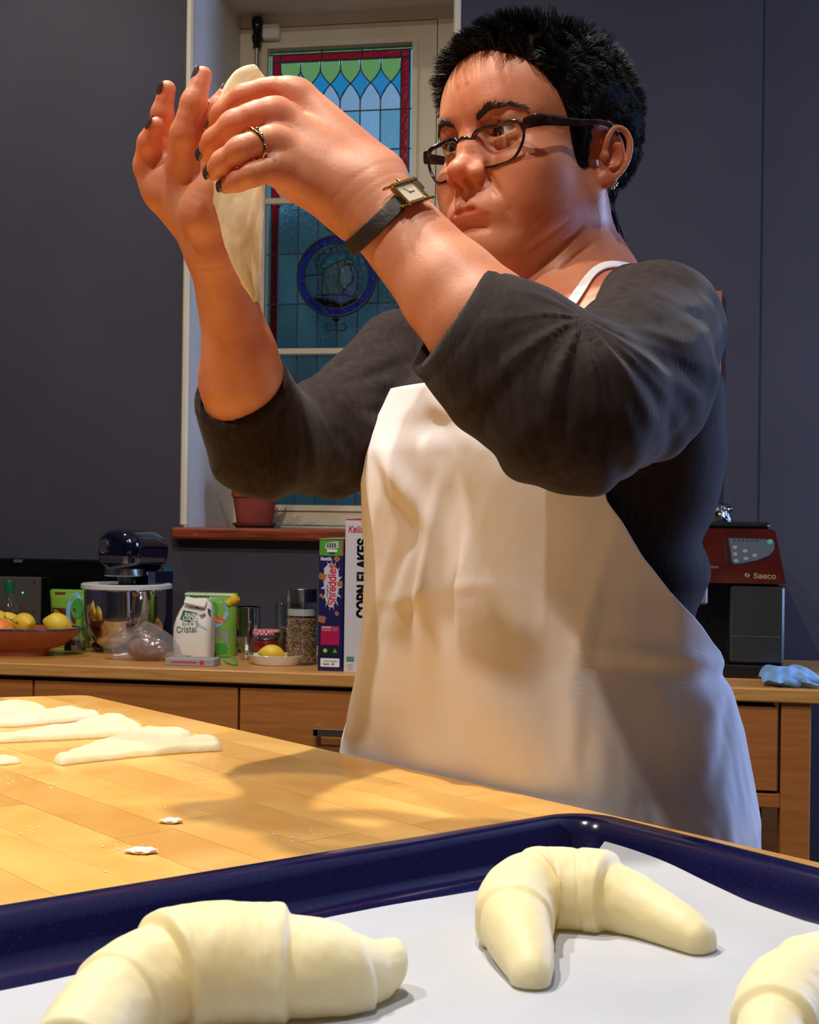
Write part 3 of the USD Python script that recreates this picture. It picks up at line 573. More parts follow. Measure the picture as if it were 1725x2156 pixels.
# ================================================================ THE WOMAN
# head frame: rows are forward, left, up; the origin sits between the ears
HP = np.array([-.114, 1.289, 1.545])
def head_axes(yaw, pitch, roll):
    f = -_fw*math.cos(yaw)-_rt*math.sin(yaw); l = _rt*math.cos(yaw)-_fw*math.sin(yaw); u = np.array([0, 0, 1.])
    f, u = f*math.cos(pitch)+u*math.sin(pitch), u*math.cos(pitch)-f*math.sin(pitch)
    l, u = l*math.cos(roll)+u*math.sin(roll), u*math.cos(roll)-l*math.sin(roll)
    return np.array([f, l, u])
HR = head_axes(math.radians(47.5), math.radians(-2.0), math.radians(2.6))
hw = lambda q: HP+np.asarray(q, float)@HR           # head -> world
EYE = np.array([.0674, .0315, .0185]); ER = .0137
def ear(q):
    # q is already mirrored to +y; ear plane leans back and flares outwards
    x, z = q[:, 0]+.014, q[:, 2]-.001
    ca, sa = math.cos(.18), math.sin(.18)
    a = (x*ca+z*sa); b = (-x*sa+z*ca); c = q[:, 1]-.0745+.30*x        # across, up, out
    e = np.stack([a, b+.002, c], 1)/f32(.87)
    t = np.linspace(-2.2, 2.35, 15)
    rim = [(-.0155*math.cos(.55*0+s)*1.0 if 0 else -.0160*math.cos(s*.78), .0285*math.sin(s*.78)+.003, .003+.002*math.cos(s)) for s in t]
    pts = [(.0085, -.004, .000), (.0075, .008, .001)]
    helix = [(.006, -.002, .0005), (.0085, .010, .0035), (.0075, .022, .005), (.001, .0305, .0055), (-.008, .0305, .006), (-.0150, .023, .0065), (-.0175, .010, .0065), (-.0165, -.004, .0055), (-.0125, -.016, .004), (-.007, -.0245, .002)]
    d = chain(e, spline(helix, 22), np.full(22, .0031))
    disc = ell(e, (-.004, .002, -.001), (.0145, .0275, .0045)); d = smin(d, disc, .004)
    anti = chain(e, spline([(-.001, .020, .0035), (-.0075, .012, .0045), (-.0095, .001, .0045), (-.0075, -.0095, .004), (-.002, -.0135, .004)], 12), np.full(12, .0028)); d = smin(d, anti, .003)
    lobe = ell(e, (-.0005, -.0285, .0005), (.0082, .0085, .0042)); d = smin(d, lobe, .006)
    d = smax(d, -ell(e, (-.0005, -.0015, .0045), (.0062, .0105, .0075)), .003)
    d = smax(d, -ell(e, (-.0035, .0205, .0052), (.0058, .0050, .0032)), .003)
    trag = ell(e, (.0070, -.003, .0028), (.0034, .0052, .0042)); d = smin(d, trag, .003)
    return d*f32(.87)
def head_local(p):
    q = p.copy(); q[:, 1] = np.abs(p[:, 1]); ya = q[:, 1]
    q[:, 2] = np.where(q[:, 2] < .0185, f32(.0185)+(q[:, 2]-f32(.0185))*f32(1.085), q[:, 2])          # a short lower face
    d = ell(q, (-.010, 0, .047), (.099, .0755, .082))
    d = smin(d, ell(q, (.030, 0, .052), (.0605, .0625, .058)), .03)
    d = smin(d, ell(q, (.022, 0, -.018), (.062, .0595, .075)), .03)                       # face block
    d = smin(d, rc(q, (.0, .052, -.040), (.068, .016, -.090), .0195, .0165), .03)             # jaw
    d = smin(d, ell(q, (.052, .0385, -.014), (.0305, .0275, .0235)), .022)                  # cheekbone
    d = smin(d, ell(q, (.048, .035, -.044), (.0330, .0255, .0330)), .028)                  # cheek
    d = smin(d, ell(q, (.0655, 0, -.050), (.0295, .0300, .0285)), .022)                    # muzzle
    d = smin(d, ell(q, (.0775, 0, -.088), (.0180, .0190, .0155)), .018)                    # chin
    d = smin(d, rc(q, (.058, 0, -.088), (-.01, 0, -.085), .026, .050), .035)                 # under the chin
    d = smin(d, chain(q, [(.0785, .008, .0345), (.0755, .025, .0385), (.062, .046, .0330)], [.0095, .0098, .0085], .008), .016)   # brow ridge
    d = smax(d, -ell(q, (.0930, .0320, .0165), (.0200, .0200, .0125)), .016)               # eye hollow
    # nose
    n = chain(q, [(.0790, 0, .028), (.0900, 0, .008), (.1015, 0, -.0135)], [.0072, .0075, .0085], .01)
    n = smin(n, ell(q, (.1045, 0, -.0165), (.0105, .0100, .0095)), .008)
    n = smin(n, rc(q, (.0790, .0075, .016), (.0905, .0120, -.018), .0070, .0072), .012)
    n = smin(n, ell(q, (.0940, .0132, -.0215), (.0105, .0075, .0080)), .006)               # wing
    n = smin(n, rc(q, (.101, 0, -.024), (.094, 0, -.031), .0050, .0045), .006)
    d = smin(d, n, .012)
    d = smax(d, -ell(q, (.1000, .0068, -.0295), (.0062, .0038, .0060)), .0025)             # nostril
    # mouth, corners drawn down
    d = smin(d, ell(q, (.0690, .013, -.056), (.0275, .0185, .0150)), .014)
    U = [(.0955, 0, -.0505), (.0945, .006, -.0498), (.0885, .0165, -.0535), (.0790, .0255, -.0590)]
    Lw = [(.0945, 0, -.0610), (.0920, .010, -.0612), (.0865, .0175, -.0608), (.0785, .0250, -.0605)]
    d = smin(d, chain(q, U, [.0042, .0044, .0034, .0014], .003), .0055)
    d = smin(d, chain(q, Lw, [.0054, .0050, .0040, .0014], .003), .006)
    d = smin(d, ell(q, (.0895, 0, -.0555), (.0082, .0140, .0070)), .004)
    def groove(pts, A, w):
        nonlocal d
        d = d+f32(A)*np.exp(-(chain(q, pts, [0]*len(pts))/f32(w))**2)
    groove([(.1010, 0, -.0550), (.0985, .010, -.0552), (.0900, .0185, -.0575), (.0800, .0285, -.0630)], .0024, .0024)
    groove([(.0990, 0, -.034), (.0985, 0, -.0460)], .0014, .0038)
    groove([(.0960, 0, -.0715), (.0900, .016, -.0725)], .0028, .0065)
    groove([(.0905, .0185, -.0215), (.0850, .0290, -.0400), (.0790, .0350, -.0580), (.0700, .0360, -.0740)], .0030, .0050)
    groove([(.0800, .0290, -.0640), (.0760, .0320, -.0760)], .0018, .0050)
    groove([(.0935, .0042, .026), (.0950, .0056, .062)], .0008, .0026)
    groove([(.0870, .0150, .0085), (.0835, .0280, .0005), (.0740, .0420, .0030)], .0010, .0036)
    groove([(.0905, .0205, -.013), (.0880, .0220, -.0260), (.0945, .0165, -.0300)], .0020, .0030)
    groove([(.0500, .062, .020), (.0420, .066, .018)], .0008, .003)
    # eyelids round a real eyeball, with an almond opening
    E = EYE.astype(f32); r = np.sqrt((q[:, 0]-E[0])**2+(ya-E[1])**2+(q[:, 2]-E[2])**2)
    lid = np.abs(r-(ER+.0012))-.0010; lid = smax(lid, -(q[:, 0]-E[0]-.001), .002)
    d = smin(d, lid, .0055)
    d = smin(d, chain(q, [(.0800, .0185, .0235), (.0835, .0275, .0300), (.0785, .0400, .0285), (.0680, .0475, .0215)], [.0018, .0026, .0026, .0018], .004), .007)   # fold above the lid
    d = smin(d, chain(q, [(.0800, .0190, .0120), (.0815, .0300, .0090), (.0750, .0425, .0120)], [.0014, .0018, .0014], .003), .006)
    a = ya-E[1]; b = q[:, 2]-E[2]
    up_ = b-(.0070+.05*a-46*a*a); dn = -(b-(-.0052+.08*a+32*a*a)); op = smax(np.maximum(up_, dn), -(q[:, 0]-E[0]-.002), .0005)
    op = np.maximum(op, r-(ER+.010))
    d = smax(d, -op, .0012)
    d = np.maximum(d, -(r-(ER+.00015)))
    m = (ya > .055) & (q[:, 0] < .03)
    if m.any():
        dd = d[m]; d[m] = smin(dd, ear(q[m]), .005)
    return d
def neck_world(p):
    a = hw((-.022, 0, -.045)); b = hw((-.040, 0, -.150)); c = NECKB
    d = chain(p, [a, b, c], [.052, .055, .066], .02)
    # sinews and creases
    for s, o in ((.9, .0), (1.0, .018)):
        pass
    return d
def head_world(p):
    q = (p-HP.astype(f32))@HR.T.astype(f32)
    return head_local(q)
NECKB = np.array([-.135, 1.315, 1.37])
def skin_cols(v):
    """reddening of lips and cheeks, by place on the face"""
    q = (v-HP)@HR.T; x, ya, z = q[:, 0], np.abs(q[:, 1]), np.where(q[:, 2] < .0185, .0185+(q[:, 2]-.0185)*1.085, q[:, 2])
    c = np.ones((len(v), 3))*np.array([.96, .84, .79])          # her face and neck are ruddier than her arms
    def blend(w, col):
        nonlocal c
        w = np.clip(w, 0, 1)[:, None]; c = c*(1-w)+c*np.array(col)*w
    t = np.clip(ya/.0275, 0, 1); zz = -.0552-.0065*t**1.8
    hi = zz+.0062*(1-t**2)**.8-.0010*np.exp(-(ya/.003)**2); lo = zz-.0078*(1-t**2)**.6
    lip = np.clip((hi-z)/.0012, 0, 1)*np.clip((z-lo)/.0012, 0, 1)*(x > .066)*(ya < .0275)
    blend(np.exp(-(((x-.07)/.03)**2+((ya-.045)/.022)**2+((z+.022)/.026)**2))*.55, (1.0, .78, .74))
    blend(np.exp(-(((x-.108)/.018)**2+(ya/.018)**2+((z+.02)/.016)**2))*.55, (1.0, .76, .72))
    blend(np.exp(-(((z-0)/.03)**2+((x+.014)/.022)**2)**2)*np.clip((ya-.066)/.006, 0, 1)*.5, (1.0, .72, .68))
    blend(np.exp(-(((ya-.0315)/.016)**2+((z-.024)/.008)**2))*(x > .055)*.35, (.86, .70, .68))
    blend(lip*.9, (.86, .46, .46))
    return c
# ---------------------------------------------------------------- arms and hands, jointed in space
PC = np.array([0, 0, 0.])
BC = P(1150, 1180, 1.27); BC[2] = 0                          # the point on the floor under her trunk
BF = -(CR*.763+_fw*.646); BF[2] = 0; BF /= np.linalg.norm(BF)   # the way her trunk faces, square to the table edge
BL = np.array([-BF[1], BF[0], 0])                             # her left
bw = lambda f, l, u: BC+BF*f+BL*l+np.array([0, 0, u])
LS, RS = P(1385, 700, 1.15), P(850, 775, 1.40)                # shoulder joints
LE, LW = P(1200, 868, .955), P(780, 416, 1.05)                 # left elbow, wrist
RE, RW = P(530, 930, 1.22), P(456, 540, 1.125)                # right
def pts(*a): return [P(*x) for x in a]
LEFT = dict(index=(pts((620, 203, 1.075), (512, 206, 1.065), (470, 238, 1.07), (452, 264, 1.08)), [.0118, .0098, .0086, .0070]),
            middle=(pts((584, 243, 1.050), (492, 262, 1.035), (452, 296, 1.043), (433, 322, 1.055)), [.0120, .0100, .0088, .0072]),
            ring=(pts((578, 302, 1.035), (506, 316, 1.018), (470, 341, 1.025), (449, 362, 1.037)), [.0116, .0096, .0084, .0068]),
            little=(pts((586, 356, 1.030), (530, 368, 1.018), (502, 380, 1.022), (476, 391, 1.032)), [.0108, .0086, .0076, .0062]),
            thumb=(pts((650, 350, 1.085), (580, 300, 1.115), (520, 285, 1.118), (470, 292, 1.112)), [.015, .0125, .0110, .0085]))
RIGHT = dict(little=(pts((340, 408, 1.120), (306, 350, 1.118), (312, 300, 1.108), (328, 264, 1.100)), [.0105, .0092, .0080, .0066]),
             ring=(pts((352, 372, 1.118), (336, 300, 1.118), (342, 240, 1.110), (352, 188, 1.104)), [.0112, .0098, .0086, .0070]),
             middle=(pts((386, 352, 1.108), (388, 284, 1.090), (408, 216, 1.084), (427, 160, 1.086)), [.0115, .0108, .0096, .0076]),
             index=(pts((424, 345, 1.105), (432, 282, 1.098), (455, 232, 1.098), (484, 192, 1.102)), [.0115, .0100, .0088, .0070]),
             thumb=(pts((430, 455, 1.095), (446, 400, 1.088), (455, 345, 1.086), (448, 305, 1.088)), [.016, .0125, .0110, .0085]))
def hand(p, Fg, wrist, we, palm, k=.012, web=.0045):
    """one hand: wrist, palm spread to the five finger roots, jointed fingers that stay apart"""
    d = None
    for n in ('index', 'middle', 'ring', 'little'):
        e = rc(p, we[n], Fg[n][0][0], palm[0], Fg[n][1][0]*.98); d = e if d is None else smin(d, e, k)
    e = rc(p, we['thumb'], Fg['thumb'][0][0], palm[0], Fg['thumb'][1][0]); d = smin(d, e, k)
    for a, b, r0, r1 in palm[1]: d = smin(d, rc(p, a, b, r0, r1), k)
    order = ['index', 'middle', 'ring', 'little']
    fd = None
    for n in order+['thumb']:
        J, R = Fg[n]; ax = spline(J, 10)
        rr = np.interp(np.linspace(0, 1, 10), np.linspace(0, 1, 4), R)
        f = chain(p, ax, rr)
        for j in (1, 2): f = smin(f, rc(p, J[j], J[j], R[j]*1.06, R[j]*1.06), .004)       # knuckle
        fd = f if fd is None else smin(fd, f, .0012)
    return smin(d, fd, web*2.2)
lw = lambda t, s: LW+(LE-LW)*t+s
# left hand (back of the hand towards the camera)
_ln = (CAM-LW); _ln /= np.linalg.norm(_ln)
_la = (LW-LE)/np.linalg.norm(LW-LE); _ls = np.cross(_la, _ln); _ls /= np.linalg.norm(_ls); _ls *= np.sign(_ls@CU)          # across the wrist, in the picture plane
def side(pt, px, py): return P(px, py, np.linalg.norm(pt-CAM))
wl = dict(index=P(788, 372, 1.065), middle=P(775, 392, 1.050), ring=P(762, 412, 1.045), little=P(746, 434, 1.048), thumb=P(760, 420, 1.075))
palmL = (.0205, [(P(740, 425, 1.06), P(612, 385, 1.048), .0215, .0125), (P(760, 390, 1.075), P(640, 330, 1.085), .021, .017), (P(790, 372, 1.06), P(636, 214, 1.075), .019, .0125)])
def left_arm(p):
    d = hand(p, LEFT, LW, wl, palmL)
    up1, up2 = LW+_ls*.0080, LW-_ls*.0095
    m = LE+(LW-LE)*.55
    c3 = LE+(LW-LE)*.40
    f = smin(chain(p, [LE+_ls*.004, c3+_ls*.0005, m+_ls*.001, up1], [.0330, .0320, .0280, .0195], .01), chain(p, [LE-_ls*.006, c3-_ls*.006, m-_ls*.007, up2], [.0330, .0335, .0290, .0200], .01), .03)
    d = smin(d, f, .022)
    # extensor tendons over the back of the hand
    for n in ('index', 'middle', 'ring', 'little'):
        a, b = wl[n]+_ln*.010, LEFT[n][0][0]+_ln*(.0085)
        q = rc(p, a, b, 0, 0); d = d-f32(.0009)*np.exp(-(q/f32(.005))**2)
        J = LEFT[n][0]
        d = d-f32(.0026)*np.exp(-((rc(p, J[0]+_ln*.007, J[0]+_ln*.007, 0, 0))/f32(.010))**2)
    for s, a in ((.004, .00022), (.015, .0002), (.022, .00015)):      # wrist creases
        c = LW-_la*(-.004+s); q = np.abs((p-c.astype(f32))@_la.astype(f32)); d = d+f32(a)*np.exp(-(q/f32(.0016))**2)
    return smin(d, chain(p, [LE, P(1330, 800, 1.05), LS], [.034, .040, .040]), .03)
_rn = (CAM-RW); _rn /= np.linalg.norm(_rn)
_ra = (RW-RE)/np.linalg.norm(RW-RE); _rs = np.cross(_ra, _rn); _rs /= np.linalg.norm(_rs)
wr = dict(index=P(452, 520, 1.115), middle=P(446, 518, 1.120), ring=P(440, 516, 1.126), little=P(434, 514, 1.130), thumb=P(458, 515, 1.112))
palmR = (.0150, [(P(440, 500, 1.128), P(348, 410, 1.122), .0150, .0130), (P(425, 480, 1.118), P(352, 400, 1.120), .017, .015), (P(452, 505, 1.110), P(432, 440, 1.098), .0165, .0180)])
def right_arm(p):
    d = hand(p, RIGHT, RW, wr, palmR, .010)
    m = RE+(RW-RE)*.5; up = RW+_rn*.008; dn = RW-_rn*.010
    c3 = RE+(RW-RE)*.36+CR*.0015; m = m+CR*.004
    f = smin(chain(p, [RE+_rn*.008, c3+_rn*.008, m+_rn*.008, up], [.0290, .0285, .0235, .0155], .01), chain(p, [RE-_rn*.010, c3-_rn*.010, m-_rn*.010, dn], [.0300, .0285, .0230, .0155], .01), .03)
    d = smin(d, f, .018)
    for s, a in ((.002, .0003), (.010, .0002)):
        c = RW-_ra*(-.004+s); q = np.abs((p-c.astype(f32))@_ra.astype(f32)); d = d+f32(a)*np.exp(-(q/f32(.0016))**2)
    return smin(d, chain(p, [RE, P(700, 920, 1.30), RS], [.030, .038, .040]), .03)
def nail(Fg, n, nrm, w=.0052, ln=.0105):
    J, R = Fg[n]; a = J[3]-J[2]; a /= np.linalg.norm(a); nn = nrm-a*(nrm@a); nn /= np.linalg.norm(nn); b = np.cross(a, nn)
    u, v = np.meshgrid(np.linspace(-1, 1, 9), np.linspace(-1, 1, 9), indexing='ij'); ang = u*.95
    rr = R[3]*1.06; c = J[3]-a*.001
    wv = np.sqrt(np.clip(1-(np.abs(v)**3)*.6, 0, 1)); ang = ang*wv
    Pn = c+a*(v[..., None]*ln/2+.001)+nn*(np.cos(ang)[..., None]*rr)+b*(np.sin(ang)[..., None]*rr)-nn*(np.clip(v, 0, 1)**3*.0012)[..., None]
    return sheet(Pn, .0007)
def trunk_skin(p):
    d = neck_world(p)
    d = smin(d, ell(p, bw(-.005, 0, 1.27), (.105, .135, .125)), .06)
    d = smin(d, rc(p, LS, bw(-.02, .03, 1.39), .040, .05), .05); d = smin(d, rc(p, RS, bw(-.02, -.03, 1.39), .040, .05), .05)
    d = smin(d, rc(p, hw((-.03, .01, -.13)), bw(.035, .07, 1.335), .060, .060), .05); d = smin(d, rc(p, hw((-.03, -.01, -.13)), bw(.015, -.05, 1.32), .056, .046), .05)
    # folds of the turned neck, running from behind the ear to the throat
    for a, b, A in (((-.012, .052, -.085), (.045, .030, -.128), .0044), ((-.02, .056, -.104), (.028, .040, -.152), .0040), ((.02, .045, -.075), (.060, .020, -.108), .0036), ((-.025, .056, -.125), (.010, .050, -.172), .0030)):
        q = rc(p, hw(a), hw(b), 0, 0); d = d+f32(A)*np.exp(-(q/f32(.0042))**2)
    return d
_hg = grouped(head_world, HP-.15, HP+.15, .03)
CREASE = []
for a_, b_, A_ in (((1252, 508), (1140, 606), .0024), ((1218, 486), (1098, 598), .0020), ((1190, 470), (1070, 560), .0014), ((1256, 560), (1188, 640), .0018), ((1140, 470), (1092, 520), .0010)):
    r0, r1 = ray(*a_), ray(*b_); n_ = np.cross(r0, r1); CREASE.append((n_/np.linalg.norm(n_), P(*a_, 1.25), P(*b_, 1.25), A_))
def head_trunk(p):
    d = smin(_hg(p), trunk_skin(p), .022); m = (p[:, 2] > 1.36) & (p[:, 2] < 1.53) & (np.abs(d) < .02)
    if m.any():
        q = p[m]; e = d[m]
        for n_, a_, b_, A_ in CREASE:      # creases running across the turned neck
            t = ((q-a_.astype(f32))@(b_-a_).astype(f32))/f32((b_-a_)@(b_-a_)); w = np.clip(1.15-np.abs(t-.5)*2, 0, 1)
            e = e+f32(A_)*w*np.exp(-(((q-CAM.astype(f32))@n_.astype(f32))/f32(.0026))**2)
        d[m] = e
    return d
# ---------------------------------------------------------------- the body mesh and its hair, eyes, nails
M['skin'] = mat('skin', lin((212, 146, 110)), .47, var=lin((198, 124, 90)), scale=26, sss=.22, sssr=(1, .32, .16), ssss=.005, attr='tint', bump=.30, bscale=330, bdist=.0006, spec=.4)
WO = thing('person', 'woman with short dark hair, white apron and dark top, raising both hands', 'person')
hm = nets(head_trunk, HP-np.array([.32, .32, .36]), HP+np.array([.32, .32, .16]), .0017)
la = nets(left_arm, np.minimum.reduce([P(430, 160, 1.0), LS, LE])-.07, np.maximum.reduce([P(430, 160, 1.12), LS, LE, LW])+.07, .0017)
ra = nets(right_arm, np.minimum.reduce([P(290, 150, 1.08), RE, RS])-.06, np.maximum.reduce([P(480, 120, 1.13), RE, RS, RW])+.06, .0017)
bodym = cat_([hm, la, ra]); tint = np.ones((len(bodym.vertices), 3)); tint[:len(hm.vertices)] = skin_cols(hm.vertices)
for Fg in (LEFT, RIGHT):    # redder finger ends and knuckles
    for n in Fg:
        for j, w in ((3, .6), (2, .35), (1, .35), (0, .3)):
            g = np.exp(-(np.linalg.norm(bodym.vertices-Fg[n][0][j], axis=1)/.012)**2)[:, None]*w; tint = tint*(1-g)+tint*np.array([1, .74, .68])*g
obj('body', bodym, M['skin'], WO, smooth=True, attr={'tint': tint})
# eyes
ico = trimesh.creation.icosphere(5, ER)
tgt = P(470, 300, 1.08)
for s in (1, -1):
    c = hw(EYE*[1, s, 1]); g = tgt-c; g /= np.linalg.norm(g); dd = ico.vertices@g/ER; an = np.arccos(np.clip(dd, -1, 1))*ER
    col = np.where(an[:, None] < .0058, np.array(lin((86, 66, 44))), np.array(lin((232, 222, 214)))); col = np.where((an[:, None] < .0060) & (an[:, None] > .0050), np.array(lin((40, 30, 24))), col); col = np.where(an[:, None] < .0024, .004, col)
    e = obj('eye', T(ico, c), mat('eyeball%d' % (s+1), (1, 1, 1), .08, attr='tint', coat=1.0) if s == 1 else '/World/Looks/eyeball2', WO, smooth=True, attr={'tint': col})
M['hair'] = mat('hair', lin((20, 14, 13)), .42, spec=.35); M['scalp'] = mat('hair_underlayer', lin((10, 8, 8)), .9, spec=.1, bump=.5, bscale=300)
M['brow'] = mat('brow_hair', lin((50, 34, 28)), .5)
# hair: an under-layer hugging the skull and thousands of short spiky strands
hv = hm.vertices; hn = hm.vertex_normals; hq = (hv-HP)@HR.T
ZF = [-.2, -.09, -.05, -.0135, -.013, .0, .02, .035, .05, .065, .08, .092, .11, .14]; XF = [-.05, -.045, -.037, -.034, .022, .028, .034, .040, .048, .058, .069, .078, .09, .12]
def hair_depth(q):
    """how far inside the hairline a point of the scalp is (metres, negative outside)"""
    x, ya, z = q[:, 0], np.abs(q[:, 1]), q[:, 2]
    fr = np.interp(z, ZF, XF)-x
    low = z+.064
    earz = np.maximum(np.abs(x+.014)-.0215, z-.032)
    return np.minimum(np.minimum(fr, low), np.where(z < .06, earz, .05))
hd = hair_depth(hq); fm = (hd[hm.faces] > 0).all(1) & (hq[hm.faces][:, :, 2].mean(1) > -.09) & (np.linalg.norm(hq[hm.faces].mean(1)-np.array([0, 0, .03]), axis=1) < .14)
fm &= ~((np.abs(hq[hm.faces].mean(1)[:, 1]) > .079))
sub = trimesh.Trimesh(hv, hm.faces[fm], process=False); hx = np.where(hd > 0, hd, 0)
off = .008*np.clip(hx/.022, 0, 1)**.7*np.clip((hq[:, 2]+.06)/.10, .35, 1)+.0002
nzs = meshkit.fbm(hq*70, 3, 4)
cap = trimesh.Trimesh(hv+hn*(off*(.7+.6*nzs))[:, None], sub.faces, process=False); cap.remove_unreferenced_vertices()
hp = obj('hair', cap, M['scalp'], WO, smooth=True)
r2 = np.random.default_rng(11)
fa = hm.area_faces*fm; fi = r2.choice(len(fa), 24000, p=fa/fa.sum()); bc = r2.dirichlet((1, 1, 1), len(fi))
root = np.einsum('ij,ijk->ik', bc, hv[hm.faces[fi]]); nrm = np.einsum('ij,ijk->ik', bc, hn[hm.faces[fi]]); rq = (root-HP)@HR.T; nq = nrm@HR.T
top_ = np.clip((rq[:, 2]-.055)/.05, 0, 1)[:, None]; front = np.clip((rq[:, 0]-.035)/.04, 0, 1)[:, None]*top_; back = np.clip((-rq[:, 0]-.02)/.06, 0, 1)[:, None]; low = np.clip((.03-rq[:, 2])/.06, 0, 1)[:, None]
d0 = nq*(.55+.45*top_)+top_*np.array([.15, 0, .25])+front*np.array([1.0, 0, -.25])+(1-top_)*np.array([-.55, 0, -.55])*(1-.2*back)+back*(1-low)*np.array([-.3, 0, .15])+low*np.array([-.15, 0, -.9])-nq*low*.33
ck = r2.choice(len(root), 900, replace=False); 
from scipy.spatial import cKDTree
_, ci = cKDTree(rq[ck]).query(rq); cn = r2.normal(0, .46, (900, 3)); d0 = d0/np.linalg.norm(d0, axis=1, keepdims=True)+cn[ci]*(.75*top_+.35*(1-top_))+r2.normal(0, .12, d0.shape)
d0 /= np.linalg.norm(d0, axis=1, keepdims=True)
side_ = (np.abs(rq[:, 1]) > .04)[:, None]
L0 = (.013+.012*top_-.003*low)*r2.uniform(.7, 1.15, (len(rq), 1))*(1-.35*np.clip(.02-hair_depth(rq)[:, None], 0, .02)/.02*(1-front)); L0 = np.where((rq[:, 2:] < .03) & (rq[:, :1] > -.02), L0*.62, L0)
tt_ = np.linspace(0, 1, 6)[None, :, None]; bend = (top_*np.array([.25, 0, -.35])+(1-top_)*np.array([-.1, 0, -.45]))[:, None]
tip = rq[ck][ci][:, None]+(d0[ck][ci]*L0[ck][ci])[:, None]
cv_ = rq[:, None]+d0[:, None]*L0[:, None]*tt_+bend*L0[:, None]*tt_**2*.7; cv_ = cv_+(tip-cv_)*.42*tt_**2
cvw = HP+cv_.reshape(-1, 3)@HR
def curves(name, P_, n, w, m, parent):
    c = UsdGeom.BasisCurves.Define(stage, numbered(str(parent.GetPath()), name)); c.CreateTypeAttr('linear')
    c.CreatePointsAttr(Vt.Vec3fArray.FromNumpy(P_.astype(np.float32))); c.CreateCurveVertexCountsAttr(Vt.IntArray.FromNumpy(np.full(len(P_)//n, n, np.int32)))
    c.CreateWidthsAttr(Vt.FloatArray.FromNumpy(np.tile(np.asarray(w, np.float32), len(P_)//n))); c.SetWidthsInterpolation('vertex')
    UsdShade.MaterialBindingAPI.Apply(c.GetPrim()).Bind(m); data(c.GetPrim(), kind='stuff'); return c.GetPrim()
curves('hair_strands', cvw, 6, [.0009, .0009, .0008, .0006, .0004, .0002], M['hair'], hp)
# brows and lashes
bs = []; ls = []
for s in (1, -1):
    for k in range(260):
        t = r2.uniform(); bp_ = np.array([np.interp(t, [0, .4, 1], [.0925, .0905, .0700]), s*np.interp(t, [0, .4, 1], [.0130, .0270, .0520]), np.interp(t, [0, .35, .7, 1], [.0310, .0385, .0405, .0345])])
        th = np.interp(t, [0, .2, .6, 1], [.0030, .0032, .0018, .0007]); bp_[2] += r2.uniform(-1, 1)*th
        dd = np.array([-.25*t, s*(.45+.5*t), .75-1.15*t])+r2.normal(0, .15, 3); dd /= np.linalg.norm(dd); w_ = hw(bp_)
        # settle on the skin
        for _ in range(3):
            e = np.eye(3)*5e-4; q4 = np.vstack([w_, w_+e]); dv4 = head_world(q4.astype(f32)); gr = (dv4[1:]-dv4[0])/5e-4; w_ = w_-gr/np.linalg.norm(gr)*dv4[0]
        gr /= np.linalg.norm(gr); dw = dd@HR; dw = dw-gr*(dw@gr); Ln = r2.uniform(.0035, .0060)
        bs += [w_+gr*.0002+dw*Ln*x+gr*.0010*math.sin(x*2.2) for x in (0, .5, 1)]
    for k in range(44):
        t = r2.uniform(-1, 1); a = t*.0108; z = .0050+.05*a-38*a*a; y_ = a; x_ = math.sqrt(max((ER+.001)**2-y_*y_-z*z, 1e-9))
        b_ = EYE*[1, s, 1]+np.array([x_, s*y_, z]); dd = np.array([.9, s*t*.5, .10]); ls += [hw(b_+dd*.0050*x+np.array([0, 0, .0014])*x*x) for x in (0, .5, 1)]
curves('eyebrows', np.array(bs), 3, [.0007, .0006, .0003], M['brow'], WO)
curves('eyelashes', np.array(ls), 3, [.0005, .0004, .0002], M['hair'], WO)
M['nail'] = plain('dark_nail_varnish', (74, 56, 56), .18, coat=.6)
for n in ('index', 'middle', 'ring', 'little'):
    obj('fingernail', nail(LEFT, n, _ln*.45-CR*.6+CU*.75 if n == 'index' else _ln*.55-CR*.75+CU*.15), M['nail'], WO, smooth=60)
for n, v_ in (('little', CU*.3-CR*1.0+_rn*.15), ('ring', -CR*1.0+_rn*.25), ('middle', -CR*.8+_rn*.2+CU*.3), ('index', -CR*.8+CU*.6+_rn*.35)):
    obj('fingernail', nail(RIGHT, n, v_), M['nail'], WO, smooth=60)
